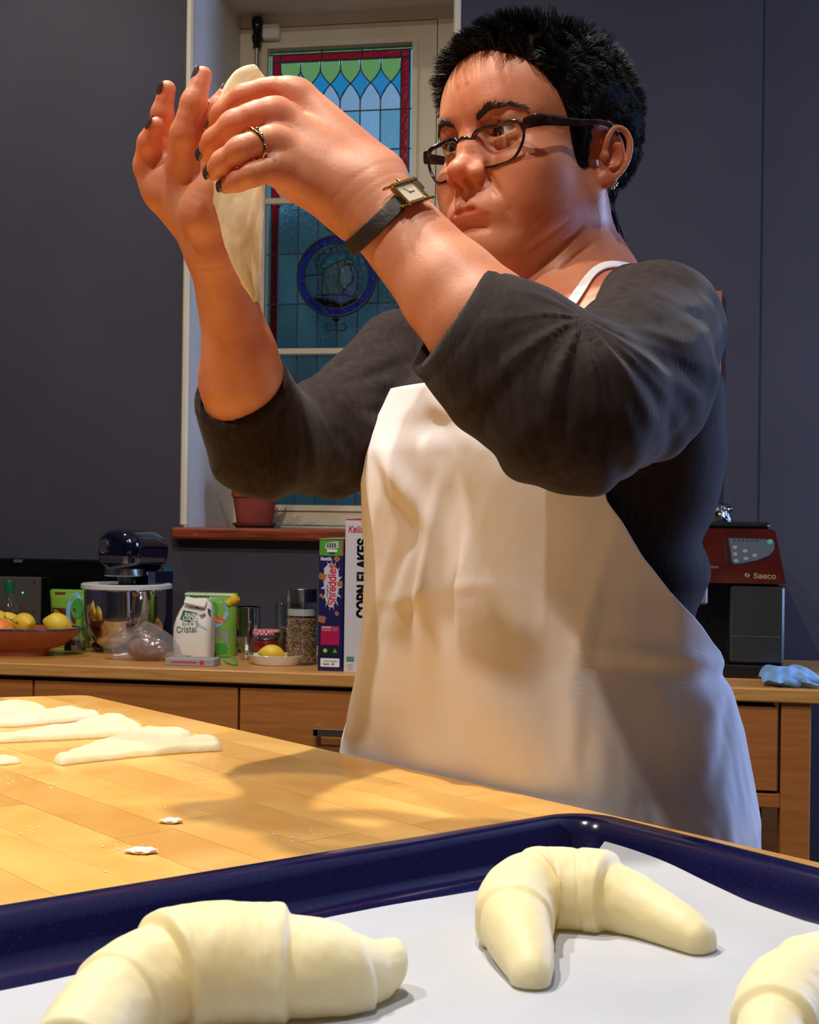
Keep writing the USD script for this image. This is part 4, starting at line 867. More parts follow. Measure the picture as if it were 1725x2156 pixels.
# ---------------------------------------------------------------- glasses
gl = thing('glasses', 'narrow dark tortoiseshell glasses worn low on the woman\'s nose', 'glasses')
M['tort'] = mat('tortoiseshell', lin((30, 15, 10)), .12, var=lin((84, 34, 14)), scale=90, coat=.6, thr=(.5, .75))
gX_ = lambda y, z: .0935-3.0*y*y+(z-.004)*.10
def lens_outline(s, gr=0, n=48):
    o = [(.0075, .0115), (.0125, .0185), (.026, .0205), (.045, .0205), (.0570, .0185), (.0600, .0120), (.0560, -.0020), (.0475, -.0110), (.034, -.0135), (.019, -.0125), (.0115, -.0080), (.0082, .0020)]
    yz = spline(o, n, True); c = yz.mean(0); d = yz-c; yz = c+d*(1+gr/np.linalg.norm(d, axis=1, keepdims=True))
    return np.array([[gX_(y, z), s*y, z] for y, z in yz])
for s in (1, -1):
    o = lens_outline(s); rr = np.where(o[:, 2] > .012, .0021, .0013); obj('rim', tube(hw(o), rr, 8, True), M['tort'], gl, smooth=60)
    oi = lens_outline(s, -.0008); c = oi.mean(0); V = [c]+[c+(p_-c)*k for k in (.34, .67, 1.0) for p_ in oi]; n = len(oi)
    V = np.array(V); V[:, 0] = [gX_(abs(y), z)+.0006 for _, y, z in V]; F = [[0, 1+j, 1+(j+1) % n] for j in range(n)]+[q for i in range(2) for j in range(n) for q in ([1+i*n+j, 1+(i+1)*n+j, 1+(i+1)*n+(j+1) % n], [1+i*n+j, 1+(i+1)*n+(j+1) % n, 1+i*n+(j+1) % n])]
    obj('lens', trimesh.Trimesh(hw(V), F, process=False), pane_mat('lens_glass', (.97, .97, .97), rough=.01) if s == 1 else '/World/Looks/lens_glass', gl, smooth=True)
    te = spline([(gX_(.0605, .016), s*.0605, .0165), (.0790, s*.0705, .0180), (.055, s*.0750, .0205), (.02, s*.0785, .0245), (-.008, s*.0790, .0270), (-.024, s*.0775, .0200), (-.034, s*.074, .004)], 40)
    hgt = np.interp(np.linspace(0, 1, 40), [0, .08, .3, .6, 1], [.0052, .0060, .0044, .0028, .0022]); prof_ = []
    V = []; 
    for p_, h_ in zip(te, hgt):
        for an in np.linspace(0, 2*PI, 10, endpoint=False): V.append(p_+np.array([0, math.cos(an)*.0012, math.sin(an)*h_]))
    V = np.array(V); F = [q for i in range(39) for j in range(10) for q in ([i*10+j, (i+1)*10+j, (i+1)*10+(j+1) % 10], [i*10+j, (i+1)*10+(j+1) % 10, i*10+(j+1) % 10])]
    F += [[0, j+1, j] for j in range(1, 9)]+[[390, 390+j, 390+j+1] for j in range(1, 9)]
    tm = trimesh.Trimesh(hw(V), F, process=False); tm.fix_normals(); obj('temple_arm', tm, M['tort'], gl, smooth=60)
    obj('nose_pad', T(trimesh.creation.icosphere(2, 1), s=(.0012, .0018, .0045), loc=(0, 0, 0)).apply_transform(np.vstack([np.hstack([HR.T, hw((.0885, s*.0088, .004))[:, None]]), [0, 0, 0, 1]])), M['tort'], gl, smooth=True)
obj('bridge', tube(hw(spline([(gX_(.008, .013), .0085, .0130), (.0975, .004, .0155), (.0985, 0, .0162), (.0975, -.004, .0155), (gX_(.008, .013), -.0085, .0130)], 14)), .0019, 8), M['tort'], gl, smooth=60)
# ear stud
st = thing('ear_stud', 'tiny flower-shaped stud in the woman\'s near earlobe', 'earring'); ec = None
for k in range(1):
    q0 = np.array([-.0165, .082, -.0305])
    w_ = hw(q0)
    for _ in range(6):
        e = np.eye(3)*5e-4; q4 = np.vstack([w_, w_+e]); dv4 = head_world(q4.astype(f32)); gr = (dv4[1:]-dv4[0])/5e-4; w_ = w_-gr/np.linalg.norm(gr)*dv4[0]
    gr /= np.linalg.norm(gr); a = np.cross(gr, [0, 0, 1]); a /= np.linalg.norm(a); b = np.cross(gr, a); ec = w_+gr*.0012
M['gold'] = plain('gold', (212, 170, 90), .18, metal=1)
for k in range(5):
    an = k*2*PI/5; obj('petal', T(trimesh.creation.icosphere(2, .0019), ec+a*math.cos(an)*.0026+b*math.sin(an)*.0026), M['chrome'], st, smooth=True)
obj('centre_stone', T(trimesh.creation.icosphere(2, .0013), ec+gr*.001), plain('dark_stone', (60, 40, 40), .1), st, smooth=True)
# ---------------------------------------------------------------- clothes
M['knit'] = mat('charcoal_jersey', lin((44, 32, 29)), .9, var=lin((29, 20, 18)), scale=160, stretch=(1, 1, .3), detail=3, bump=.35, bscale=500, bdist=.0008, sheen=.08, spec=.2)
M['apron'] = mat('apron_cotton', lin((244, 240, 240)), .85, var=lin((238, 232, 232)), scale=7, bump=.10, bscale=520, bdist=.0006, sheen=.1, spec=.2)
U_ = [.60, .80, .96, 1.04, 1.10, 1.16, 1.22, 1.28, 1.34, 1.40, 1.45]
TA = [.140, .145, .146, .132, .120, .116, .122, .126, .108, .085, .05]; TB = [.180, .188, .190, .172, .156, .148, .165, .182, .178, .130, .07]; TC = [0, 0, 0, -.004, -.006, -.004, 0, .004, -.004, -.016, -.022]
def body_uvw(p):
    q = p-BC.astype(f32); return q@BF.astype(f32), q@BL.astype(f32), q[:, 2]
def loft(p, ua, A, B, C, grow=0):
    f, l, u = body_uvw(p); a = (np.interp(u, ua, A)+grow).astype(f32); b = (np.interp(u, ua, B)+grow).astype(f32); f = f-np.interp(u, ua, C).astype(f32)
    k = np.sqrt((f/a)**2+(l/b)**2); g = np.sqrt((f/a**2)**2+(l/b**2)**2)
    return np.where(k > .05, k*(k-1)/np.maximum(g, 1e-6), -np.minimum(a, b)).astype(f32)
LCH = ([P(1392, 694, 1.16), P(1330, 800, 1.05), P(1204, 862, .955), P(1085, 770, .975), P(925, 648, 1.01)], [.054, .0600, .0560, .0535, .0470])
RCH = ([P(846, 775, 1.40), P(700, 920, 1.30), P(556, 932, 1.22), P(520, 850, 1.200), P(485, 740, 1.17)], [.056, .0530, .0465, .0400, .0370])
LCUT = P(942, 665, 1.008); RCUT = P(504, 806, 1.19)
_lv = (P(1018, 540, 1.03)-P(865, 790, .985)); _ln2 = np.cross(_lv, _ln); _ln2 /= np.linalg.norm(_ln2); _ln2 *= np.sign(_ln2@(LW-LE))
_rv = (P(582, 748, 1.19)-P(430, 812, 1.18)); _rn2 = (RW-RE)/np.linalg.norm(RW-RE)*.80+_rn*.35-CR*.25; _rn2 /= np.linalg.norm(_rn2)
LCR, RCR = P(1212, 690, .99), P(642, 838, 1.24)
def folds(p, c, A, n, fall, ph):
    v = p-c.astype(f32); r = np.linalg.norm(v, axis=1); an = np.arctan2(v@CU.astype(f32), v@CR.astype(f32)); w = meshkit.fbm(p*14+ph, 2, 3).astype(f32)
    s = .72*np.sin(an*n+w*7+r*20+ph)+.40*np.sin(an*n*1.9+w*9-r*14+ph*2); return f32(A)*np.exp(-(r/fall)**2)*np.clip((r-.030)/.07, 0, 1)**1.3*(np.abs(s)**1.0*np.sign(s))
def sleeve(p, CH, cut, nrm, crook, A, n, inner, ph):
    d = chain(p, CH[0], CH[1], .02)
    dc = (p-cut.astype(f32))@nrm.astype(f32); fd_ = np.clip((-dc-.012)/.06, .12, 1).astype(f32)
    d = d+fd_*folds(p, crook, A, n, .112, ph)+fd_*f32(.0032)*(meshkit.fbm(p*np.array([26, 26, 26], f32)+ph, 2, 8).astype(f32)-f32(.5))*2
    wob = f32(.003)*(meshkit.noise(p*30+ph, 2).astype(f32)-f32(.5))
    hem = np.exp(-((dc+.011)/.0016)**2)*f32(.0006)
    d = d+hem
    hol = np.maximum(chain(p, CH[0][2:], [r-.0068 for r in CH[1][2:]], .02), -(dc+.032))
    return smax(smax(d, dc+wob, .003), -hol, .002)
ls_lo = np.minimum.reduce(LCH[0])-.08; ls_hi = np.maximum.reduce(LCH[0])+.08; rs_lo = np.minimum.reduce(RCH[0])-.08; rs_hi = np.maximum.reduce(RCH[0])+.08
g_ls = grouped(lambda p: sleeve(p, LCH, LCUT, _ln2, LCR, .0052, 13, None, 1.0), ls_lo, ls_hi); g_rs = grouped(lambda p: sleeve(p, RCH, RCUT, _rn2, RCR, .0036, 12, None, 4.0), rs_lo, rs_hi)
NB = hw((-.030, 0, -.105)); ND = bw(.040, .022, 1.335)-NB; NDn = ND/np.linalg.norm(ND)
def shirt(p):
    f, l, u = body_uvw(p)
    d = smax(loft(p, U_, TA, TB, TC), u-f32(1.425), .05)
    for s in (1, -1): d = smin(d, ell(p, bw(.070, s*.066, 1.262), (.060, .060, .068)), .05)
    d = smin(d, rc(p, bw(-.022, .04, 1.402), LS+np.array([0, 0, .012]), .050, .046), .04); d = smin(d, rc(p, bw(-.022, -.04, 1.402), RS+np.array([0, 0, .012]), .050, .046), .04)
    w = meshkit.fbm(p*9, 2, 12).astype(f32)
    back = np.clip((.03-f)/.08, 0, 1)*np.exp(-((u-f32(1.15))/f32(.085))**2)
    d = d+f32(.0075)*np.sin(u*70+w*6+l*10)*back
    d = d+f32(.004)*(w-f32(.5))*2*np.clip((1.36-u)/.1, 0, 1)
    d = np.maximum(d, f32(1.055)-u+f32(.02)*np.sin(l*9))
    hole = rc(p, NB+np.array([0, 0, .10]), NB+ND*.66, .098, .088)
    hole = np.minimum(hole, rc(p, P(1262, 575, 1.24), P(1196, 690, 1.165), .050, .026))
    hole = np.maximum(hole, -(l+f32(.045)))
    d = smax(d, -hole, .006)
    return smin(smin(d, g_ls(p), .012), g_rs(p), .012)
sh = nets(shirt, np.minimum.reduce([ls_lo, rs_lo, bw(-.2, 0, 1.04), bw(.2, 0, 1.04), bw(0, .25, 1.04), bw(0, -.25, 1.04)]), np.maximum.reduce([ls_hi, rs_hi, bw(-.2, 0, 1.5), bw(0, .25, 1.45), bw(0, -.25, 1.45)]), .0030)
sp = obj('shirt', sh, M['knit'], WO, label='dark charcoal jersey top with three-quarter sleeves', smooth=True)
# trousers and shoes, mostly hidden behind the table
def trousers(p):
    f, l, u = body_uvw(p); d = smax(smax(loft(p, U_, TA, TB, TC, -.022), u-f32(1.06), .01), f32(.80)-u, .03)
    for s in (1, -1): d = smin(d, chain(p, [bw(0, s*.085, .86), bw(.01, s*.095, .48), bw(-.015, s*.10, .07)], [.092, .062, .052], .02), .04)
    return np.maximum(d, f32(.06)-u)
tz = nets(trousers, np.minimum.reduce([bw(-.25, -.25, .03), bw(.25, .25, .03), bw(.25, -.25, .03), bw(-.25, .25, .03)]), np.maximum.reduce([bw(-.25, -.25, 1.1), bw(.25, .25, 1.1), bw(.25, -.25, 1.1), bw(-.25, .25, 1.1)]), .008)
obj('trousers', tz, plain('dark_trousers', (38, 38, 44), .9), WO, smooth=True)
for s in (1, -1):
    shp = nets(lambda p: np.maximum(smin(rc(p, bw(-.05, s*.10, .04), bw(.13, s*.115, .032), .042, .036), rc(p, bw(-.03, s*.10, .06), bw(-.02, s*.10, .09), .045, .045), .03), -p[:, 2]+f32(.001)), bw(0, s*.1, 0)-.22, bw(0, s*.1, .15)+.22, .006)
    obj('shoe', shp, M['black'] if 'black' in M else plain('black_plastic', (14, 14, 15), .35), WO, smooth=True)
# ---------------------------------------------------------------- the apron: a cloth hung from the neck and wrapped round the hips
nu, nph = 190, 260
uv = np.linspace(1.337, .60, nu); 
phL = np.radians(np.interp(uv, [.6, 1.05, 1.075, 1.095, 1.12, 1.15, 1.19, 1.235, 1.28, 1.337], [150, 148, 134, 114, 97, 82, 67, 54, 48, 36]))
phR = np.radians(np.interp(uv, [.6, 1.05, 1.075, 1.095, 1.12, 1.15, 1.19, 1.235, 1.28, 1.337], [-150, -148, -134, -116, -100, -84, -68, -54, -42, -27]))
AA = np.interp(uv, [.6, .96, 1.02, 1.10, 1.18, 1.24, 1.28, 1.337], [.178, .172, .168, .162, .155, .150, .148, .136]); AB = np.interp(uv, [.6, .80, .96, 1.04, 1.10, 1.16, 1.22, 1.28, 1.337], [.222, .220, .212, .194, .176, .178, .186, .190, .172])
# behind the side seam the cloth lies on the hips
BAK = np.interp(uv, [.6, .80, .96, 1.04, 1.10, 1.2], [.165, .162, .156, .140, .128, .13])
ss = np.linspace(0, 1, nph)[None, :]; PHI = phR[:, None]+(phL-phR)[:, None]*ss; UV = np.broadcast_to(uv[:, None], PHI.shape)
aa = np.where(np.cos(PHI) > 0, AA[:, None], BAK[:, None]); cf = np.cos(PHI); sf = np.sin(PHI)
bust = .011*np.exp(-((UV-1.262)/.055)**2)*(np.exp(-((PHI-.55)/.42)**2)+np.exp(-((PHI+.50)/.34)**2)*.8)
dwn = np.clip((1.30-UV)/.35, 0, 1)
fld = dwn*(.0042*np.sin(PHI*6.5+.8+UV*3)+.0030*np.sin(PHI*11.5+2.0-UV*5))*np.clip((1.75-np.abs(PHI))/.6, 0, 1)
pf = PHI-.12+.85*np.clip(1.25-UV, 0, .22); fw_ = np.clip((1.27-UV)/.12, 0, 1); fld += .0095*fw_*np.exp(-(pf/.050)**2)-.0055*fw_*np.exp(-((pf-.13)/.075)**2)        # one long fold falling from the bust
fld += .0055*np.exp(-((PHI-.98+1.1*(1.20-UV))/.05)**2)*np.clip((1.24-UV)/.1, 0, 1)*np.clip((UV-1.0)/.06, 0, 1)            # side crease
fld += .0011*np.exp(-((UV-1.155-.01*np.sin(PHI*4))/.006)**2)*np.exp(-((PHI-.15)/.5)**2)                                      # ironed cross crease
# pull folds across the bib top
for (p0, u0, p1, u1, A_, w_) in ((-.45, 1.30, .15, 1.20, .005, .011), (-.10, 1.335, .35, 1.28, .004, .010), (-.2, 1.30, .45, 1.30, -.004, .010), (.05, 1.25, -.35, 1.12, -.0035, .010), (1.9, 1.10, 1.0, 1.115, .004, .008), (2.0, 1.095, 1.2, 1.04, .004, .010), (1.9, 1.09, 1.4, .99, -.003, .010)):
    x, y = PHI*.16, UV; ax, ay, bx_, by_ = p0*.16, u0, p1*.16, u1; t_ = np.clip(((x-ax)*(bx_-ax)+(y-ay)*(by_-ay))/((bx_-ax)**2+(by_-ay)**2), 0, 1); dd = np.hypot(x-ax-t_*(bx_-ax), y-ay-t_*(by_-ay)); fld += A_*np.exp(-(dd/w_)**2)*np.sin(PI*np.clip(t_, .08, .92))
fld += .0028*(meshkit.fbm(np.stack([PHI*7, UV*11, 0*UV], -1), 3, 5)-.5)*np.exp(-((UV-1.0)/.07)**2)*np.exp(-((PHI-.55)/.4)**2)*2
fld += .0060*(meshkit.fbm(np.stack([PHI*3.2, UV*7, 0*UV], -1), 4, 21)-.5)*2*(.4+.6*dwn)
tie = np.exp(-((UV-1.088)/.010)**2)*np.clip((np.abs(PHI)-1.3)/.5, 0, 1)
fld -= .006*tie
rad = 1+(fld+bust)/np.hypot(aa*cf, AB[:, None]*sf)
lo_ = np.interp(uv, U_, TC)[:, None]*np.clip(-cf, 0, 1)
fF = lo_+aa*cf*rad; lL = AB[:, None]*sf*rad
fmx = np.interp(uv, [.6, 1.0, 1.04, 1.09, 1.14, 1.20], [.1290, .1290, .1385, .1530, .172, .25])[:, None]+.0045*np.sin(PHI*9+1)*np.clip((1.01-UV)/.05, -1, 0)
fF = np.where(uv[:, None] < 1.20, -np.log(np.exp(-fF/.012)+np.exp(-fmx/.012))*.012, fF)          # the cloth bends at the table edge and hangs down behind it
lL = lL-.022*np.clip((1.13-UV)/.13, 0, 1)*np.clip(-np.sin(PHI), 0, 1)
AP = BC+fF[..., None]*BF+lL[..., None]*BL; AP[..., 2] = UV+.012*np.cos(PHI*2)*np.clip((UV-1.30)/.03, 0, 1)*0
apr = sheet(AP, .0014)
ap = obj('apron', apr, M['apron'], WO, label='plain white cotton apron with a bib', smooth=True)
def ribbon(pts, nrm, w, n=40, th=.0012):
    p = spline(pts, n); t = np.gradient(p, axis=0); t /= np.linalg.norm(t, axis=1, keepdims=True); b = np.cross(np.broadcast_to(nrm, p.shape), t); b /= np.linalg.norm(b, axis=1, keepdims=True)
    return sheet(np.stack([p-b*w/2, p-b*w/4, p, p+b*w/4, p+b*w/2], 1), th)
c0 = AP[1, -6]
sp_ = spline([c0+BF*.003, P(1110, 800, 1.14), P(1192, 684, 1.165), P(1238, 610, 1.190), hw((-.020, .062, -.125)), hw((-.070, .040, -.105)), hw((-.092, 0, -.100))], 44); sn = np.zeros_like(sp_)
for i_ in range(44):          # lay the strap on the skin and the jersey
    w_ = sp_[i_]
    for _ in range(10):
        q4 = np.vstack([w_, w_+np.eye(3)*1e-3]).astype(f32); dv4 = np.minimum(head_trunk(q4), np.minimum(shirt(q4), f32(.2))); gr = (dv4[1:]-dv4[0])/1e-3; gn = gr/max(np.linalg.norm(gr), 1e-6)
        if abs(dv4[0]-.0022) < 3e-4: break
        w_ = w_-gn*(dv4[0]-.0022)*.8 if (dv4[0] < .0022 or i_ > 14) else w_
    sp_[i_] = w_; sn[i_] = gn
from scipy.ndimage import gaussian_filter1d
sp_ = gaussian_filter1d(sp_, 1.2, axis=0, mode='nearest'); sn = gaussian_filter1d(sn, 2.0, axis=0, mode='nearest'); tg_ = np.gradient(sp_, axis=0); bb_ = np.cross(sn, tg_); bb_ /= np.linalg.norm(bb_, axis=1, keepdims=True)
obj('neck_strap', sheet(np.stack([sp_+bb_*k*.0055+sn/np.linalg.norm(sn, axis=1, keepdims=True)*(.0006 if abs(k) < .9 else 0) for k in (-1, -.6, -.2, .2, .6, 1)], 1), .0016), M['apron'], ap, smooth=60)
wst = [BC+BF*(np.interp(1.088, U_, TC)-.120*math.cos(x))+BL*(.160*math.sin(x))+np.array([0, 0, 1.088]) for x in np.linspace(.95, -.95, 12)]
obj('waist_tie', ribbon(wst, np.array([0, 0, 1.]), .016, 40) if 0 else tube(spline(wst, 40), .004, 6), M['apron'], ap, smooth=60)
# ---------------------------------------------------------------- watch, rings, the strip of dough
wa = thing('wristwatch', 'small square gold wristwatch on a dark brown strap round the woman\'s raised wrist', 'watch')
M['strap'] = mat('brown_leather', lin((40, 24, 16)), .6, var=lin((30, 18, 12)), scale=60, bump=.3, bscale=240)
wc = LW+(LE-LW)*.085; axw = -_la
rad_ = []
for an in np.linspace(0, 2*PI, 64, endpoint=False):
    dr = _ln*math.cos(an)+_ls*math.sin(an); r_ = .015
    for _ in range(60):
        if left_arm((wc+dr*r_)[None].astype(f32))[0] > .0016: break
        r_ += .0008
    rad_.append(r_)
rad_ = np.array(rad_); rad_ = (np.roll(rad_, 1)+rad_+np.roll(rad_, -1))/3; AN = np.linspace(0, 2*PI, 64, endpoint=False)
wd = _ln*.80+_ls*(.60 if (_ls@CU) > 0 else -.60); wang = math.atan2(wd@_ls, wd@_ln)
wid = np.interp(np.abs((AN-wang+PI) % (2*PI)-PI), [0, .5, 1.2, PI], [.0150, .0150, .0150, .0150])
V = []
for k in range(64):
    dr = _ln*math.cos(AN[k])+_ls*math.sin(AN[k])
    for (r_, w_) in ((0, -.5), (.0018, -.5), (.0024, -.4), (.0024, .4), (.0018, .5), (0, .5)): V.append(wc+dr*(rad_[k]+r_)+axw*wid[k]*w_)
F = []
for k in range(64):
    for j in range(6):
        a_, b_, c_, d_ = k*6+j, k*6+(j+1) % 6, ((k+1) % 64)*6+(j+1) % 6, ((k+1) % 64)*6+j; F += [[a_, b_, c_], [a_, c_, d_]]
stm = trimesh.Trimesh(V, F, process=False); stm.fix_normals(); obj('strap', stm, M['strap'], wa, smooth=50)
dr = _ln*math.cos(wang)+_ls*math.sin(wang); rw_ = np.interp(wang % (2*PI), AN, rad_); ex_ = axw; ey_ = np.cross(dr, ex_)
Mw = np.eye(4); Mw[:3, :3] = np.stack([ex_, ey_, dr], 1); Mw[:3, 3] = wc+dr*(rw_+.0008)
def wput(name, m, mt, **k):
    m = m.copy(); m.apply_transform(Mw); return obj(name, m, mt, wa, **k)
wput('case', cat_([bx(-.0125, -.0085, -.0115, .0115, 0, .0062, .001), bx(.0085, .0125, -.0115, .0115, 0, .0062, .001), bx(-.0088, .0088, -.0115, -.0085, 0, .0058, .0008), bx(-.0088, .0088, .0085, .0115, 0, .0058, .0008), bx(-.0090, .0090, -.0088, .0088, 0, .0036)]+[bx(sx*.0108-.0012, sx*.0108+.0012, sy*.0135-.0035, sy*.0135+.0035, -.001, .0045, .0008) for sx in (1, -1) for sy in (1, -1)]), M['gold'])
wput('dial', bx(-.0084, .0084, -.0084, .0084, .0036, .0040), plain('cream_dial', (232, 222, 196), .35))
wput('hand', cat_([bx(-.0004, .0004, -.001, .0045, .0041, .0044), T(bx(-.0003, .0003, -.001, .0062, .0045, .0048), rz=2.1)]), M['gold'])
wput('crown', T(trimesh.creation.cylinder(radius=.0014, height=.003, sections=12), ry=PI/2, loc=(-.0138, 0, .003)), M['gold'])
wput('crystal', bx(-.0086, .0086, -.0086, .0086, .0052, .0056), pane_mat('watch_glass', (.97, .97, .97), rough=.01))
J, R_ = LEFT['ring']; a = J[1]-J[0]; a /= np.linalg.norm(a); c = J[0]+(J[1]-J[0])*.62+_ln*.0018; b1_ = np.cross(a, _ln); b1_ /= np.linalg.norm(b1_); b2_ = np.cross(b1_, a)
rg = thing('finger_ring', 'gold and silver ring with a row of small stones on the woman\'s ring finger', 'ring'); rr = R_[0]*.42+R_[1]*.58+.0012; rr = .0142
obj('band', tube([c+(b1_*math.cos(x)+b2_*math.sin(x))*rr+a*.0012*math.sin(3*x) for x in np.linspace(0, 2*PI, 40, endpoint=False)], .0014, 8, True), M['gold'], rg, smooth=60)
for x in np.linspace(.7, 2.4, 5): obj('stone', T(trimesh.creation.icosphere(2, .0015), c+(b1_*math.cos(x)+b2_*math.sin(x))*(rr+.0012)-a*.0012), M['chrome'], rg, smooth=True)
J, R_ = RIGHT['middle']; 
# dough strip held between the hands, hanging to a point
cl = spline([P(556, 160, 1.085), P(530, 190, 1.085), P(507, 250, 1.083), P(496, 330, 1.080), P(497, 385, 1.078), P(506, 445, 1.078), P(511, 500, 1.080), P(522, 560, 1.082), P(537, 618, 1.085), P(541, 634, 1.086)], 90)
hwid = np.interp(np.linspace(0, 1, 90), [0, .06, .2, .5, .62, .75, .88, .97, 1], [.0105, .0175, .0200, .0215, .0170, .0135, .0085, .0028, .0012])
tg = np.gradient(cl, axis=0); tg /= np.linalg.norm(tg, axis=1, keepdims=True); nrm_ = np.array([_rn*.9-CR*.30]*90); ac = np.cross(tg, nrm_); ac /= np.linalg.norm(ac, axis=1, keepdims=True)
acr = np.linspace(-1, 1, 26); nn_ = np.cross(ac, tg)
DG = cl[:, None]+ac[:, None]*(hwid[:, None]*acr)[..., None]+nn_[:, None]*(.004*np.sin(acr*2)[None, :]*np.clip(hwid/.02, 0, 1)[:, None]+.0016*(meshkit.fbm(np.stack([np.linspace(0, 9, 90)[:, None]+0*acr, acr[None]*2+0*hwid[:, None], 0*acr[None]+0*hwid[:, None]], -1), 3, 2)-.5)*2)[..., None]
obj('dough_strip', sheet(DG, .0050), M['dough'] if 'dough' in M else plain('dgh', (246, 230, 186), .6), label='long strip of raw dough held up between the woman\'s hands', cat='dough', smooth=50)
# ================================================================ THINGS ON THE COUNTER
def cz(px, py=None): return ZP(px, py, CZ)
def mpp(p): return float((np.asarray(p)-CAM)@CF)/FOC       # metres per photograph pixel at p
def printed(parent, name, shp, o, ex, ez, sc, m, off=.0004):
    """flat print: a shapely shape (in photo pixels, y down) laid on a face with origin o"""
    ex = np.asarray(ex, float); ez = np.asarray(ez, float); n = np.cross(ex, ez); g = affinity.scale(shp, sc, -sc, origin=(0, 0)); mm = extrude(g, .0003); v = mm.vertices
    mm.vertices = np.asarray(o)+v[:, :1]*ex+v[:, 1:2]*ez+(v[:, 2:]+off)*n; return obj(name, mm, m, parent, smooth=False)
def blob(n, r, seed, jag=.35):
    a = np.linspace(0, 2*PI, n, endpoint=False); q = np.random.default_rng(seed); return Polygon([(r*(1+jag*q.uniform(-1, 1))*math.cos(x), r*(1+jag*q.uniform(-1, 1))*math.sin(x)) for x in a])
EX, EZ = np.array([1., 0, 0]), np.array([0, 0, 1.])
# --- black flat television behind
tvR = YP(262, 1176, 3.36); tv = thing('television', 'black flat-screen television standing at the back left of the counter', 'television', loc=(0, 0, 0))
tx0, tx1, tz = -1.95, tvR[0], YP(40, 1175, 3.36)[2]
obj('bezel', bx(tx0, tx1, 3.34, 3.375, CZ+.05, tz, .004), M['gloss_black'], tv); obj('screen', bx(tx0+.015, tx1-.015, 3.3385, 3.341, CZ+.075, tz-.022), plain('dark_screen', (6, 8, 9), .25), tv)
obj('stand', bx(tx0+.2, tx1-.2, 3.29, 3.41, CZ, CZ+.012, .003), M['gloss_black'], tv); obj('stand_neck', bx((tx0+tx1)/2-.04, (tx0+tx1)/2+.04, 3.345, 3.37, CZ+.01, CZ+.06), M['gloss_black'], tv)
q = YP(29, 1184, 3.338); obj('lettering', text_at('SONY', .0075, q-np.array([0, .0005, 0]), EX, EZ, .0004, True, width=.026), plain('grey_print', (120, 120, 124), .5), tv, label='grey maker lettering')
# --- steel-fronted amplifier
q0, q1 = YP(-40, 1330, 3.18), YP(86, 1216, 3.18); am = thing('amplifier', 'grey metal box with screws and a green light behind the fruit bowl', 'amplifier')
obj('front_panel', bx(q0[0], q1[0], 3.18, 3.186, CZ+.006, q1[2], .001), mat('grey_metal', lin((104, 100, 98)), .4, metal=.6), am); obj('casing', bx(q0[0]+.003, q1[0]-.003, 3.186, 3.265, CZ+.006, q1[2]-.003), M['black'], am)
for px, py in ((73, 1225), (71, 1287)): w = YP(px, py, 3.18); obj('screw', T(trimesh.creation.cylinder(radius=.0036, height=.003, sections=16), w, rx=PI/2), M['steel'], am)
w = YP(48, 1248, 3.18); obj('indicator_light', T(trimesh.creation.icosphere(2, .0022), w), usdkit.material(stage, '/World/Looks/green_led', {'e': ('emission', dict(color=(.08, 1, .12), strength=1.2))}, [], surface='e.emission'), am)
obj('foot', cat_([bx(q0[0]+.02, q0[0]+.04, 3.2, 3.22, CZ, CZ+.006), bx(q1[0]-.04, q1[0]-.02, 3.2, 3.22, CZ, CZ+.006), bx(q0[0]+.02, q0[0]+.04, 3.24, 3.26, CZ, CZ+.006), bx(q1[0]-.04, q1[0]-.02, 3.24, 3.26, CZ, CZ+.006)]), M['black'], am)
q = YP(8, 1262, 3.18); 
# --- bottle with green cap
q = YP(19, 1300, 3.08); bo = thing('bottle', 'clear plastic bottle with a green cap behind the fruit bowl', 'bottle', loc=(q[0], 3.08, CZ)); hB = YP(19, 1222, 3.08)[2]-CZ
M['clear'] = pane_mat('clear_plastic', (.90, .93, .92), rough=.04); M['glass'] = pane_mat('clear_glass', (.90, .93, .93), gl=.12, rough=.03)
obj('body', lathe([(.0, .001), (.022, .001), (.0245, .005), (.0245, hB*.52), (.021, hB*.62), (.013, hB*.72), (.0085, hB*.8), (.0085, hB*.86)], 32), M['clear'], bo)
obj('cap', lathe([(.001, hB*.82), (.0115, hB*.82), (.0122, hB*.85), (.0115, hB*.985), (.010, hB), (.001, hB)], 24), plain('green_cap', (18, 96, 50), .35), bo)
obj('label', lathe([(.0249, hB*.18), (.0249, hB*.42)], 32), mat('bottle_label', lin((170, 172, 168)), .5, var=lin((30, 110, 60)), scale=40, thr=(.48, .52)), bo, smooth=True)
# --- fruit bowl
bq = YP(70, 1350, 2.99); bx_, by_ = bq[0]-.055, 2.99; s = mpp((bx_, by_, CZ)); zr = YP(70, 1319, by_)[2]-CZ; Rb = YP(172, 1322, by_)[0]-bx_
fb = thing('fruit_bowl', 'wide terracotta bowl with a dark blue glazed rim at the left end of the counter', 'bowl', loc=(bx_, by_, CZ))
squash = lambda m: m.apply_scale((1, .55, 1))
obj('bowl_body', squash(lathe([(.0, .012), (Rb*.42, .012), (Rb*.45, .0), (Rb*.52, .0), (Rb*.53, .014), (Rb*.72, zr*.36), (Rb*.90, zr*.70), (Rb*.985, zr*.93), (Rb*.985, zr*.95), (Rb*.95, zr*.95), (Rb*.86, zr*.72), (Rb*.66, zr*.42), (Rb*.4, zr*.24), (0, zr*.2)], 64)), mat('terracotta_glaze', lin((184, 96, 48)), .45, var=lin((160, 76, 36)), scale=10, coat=.3, coatr=.2), fb)
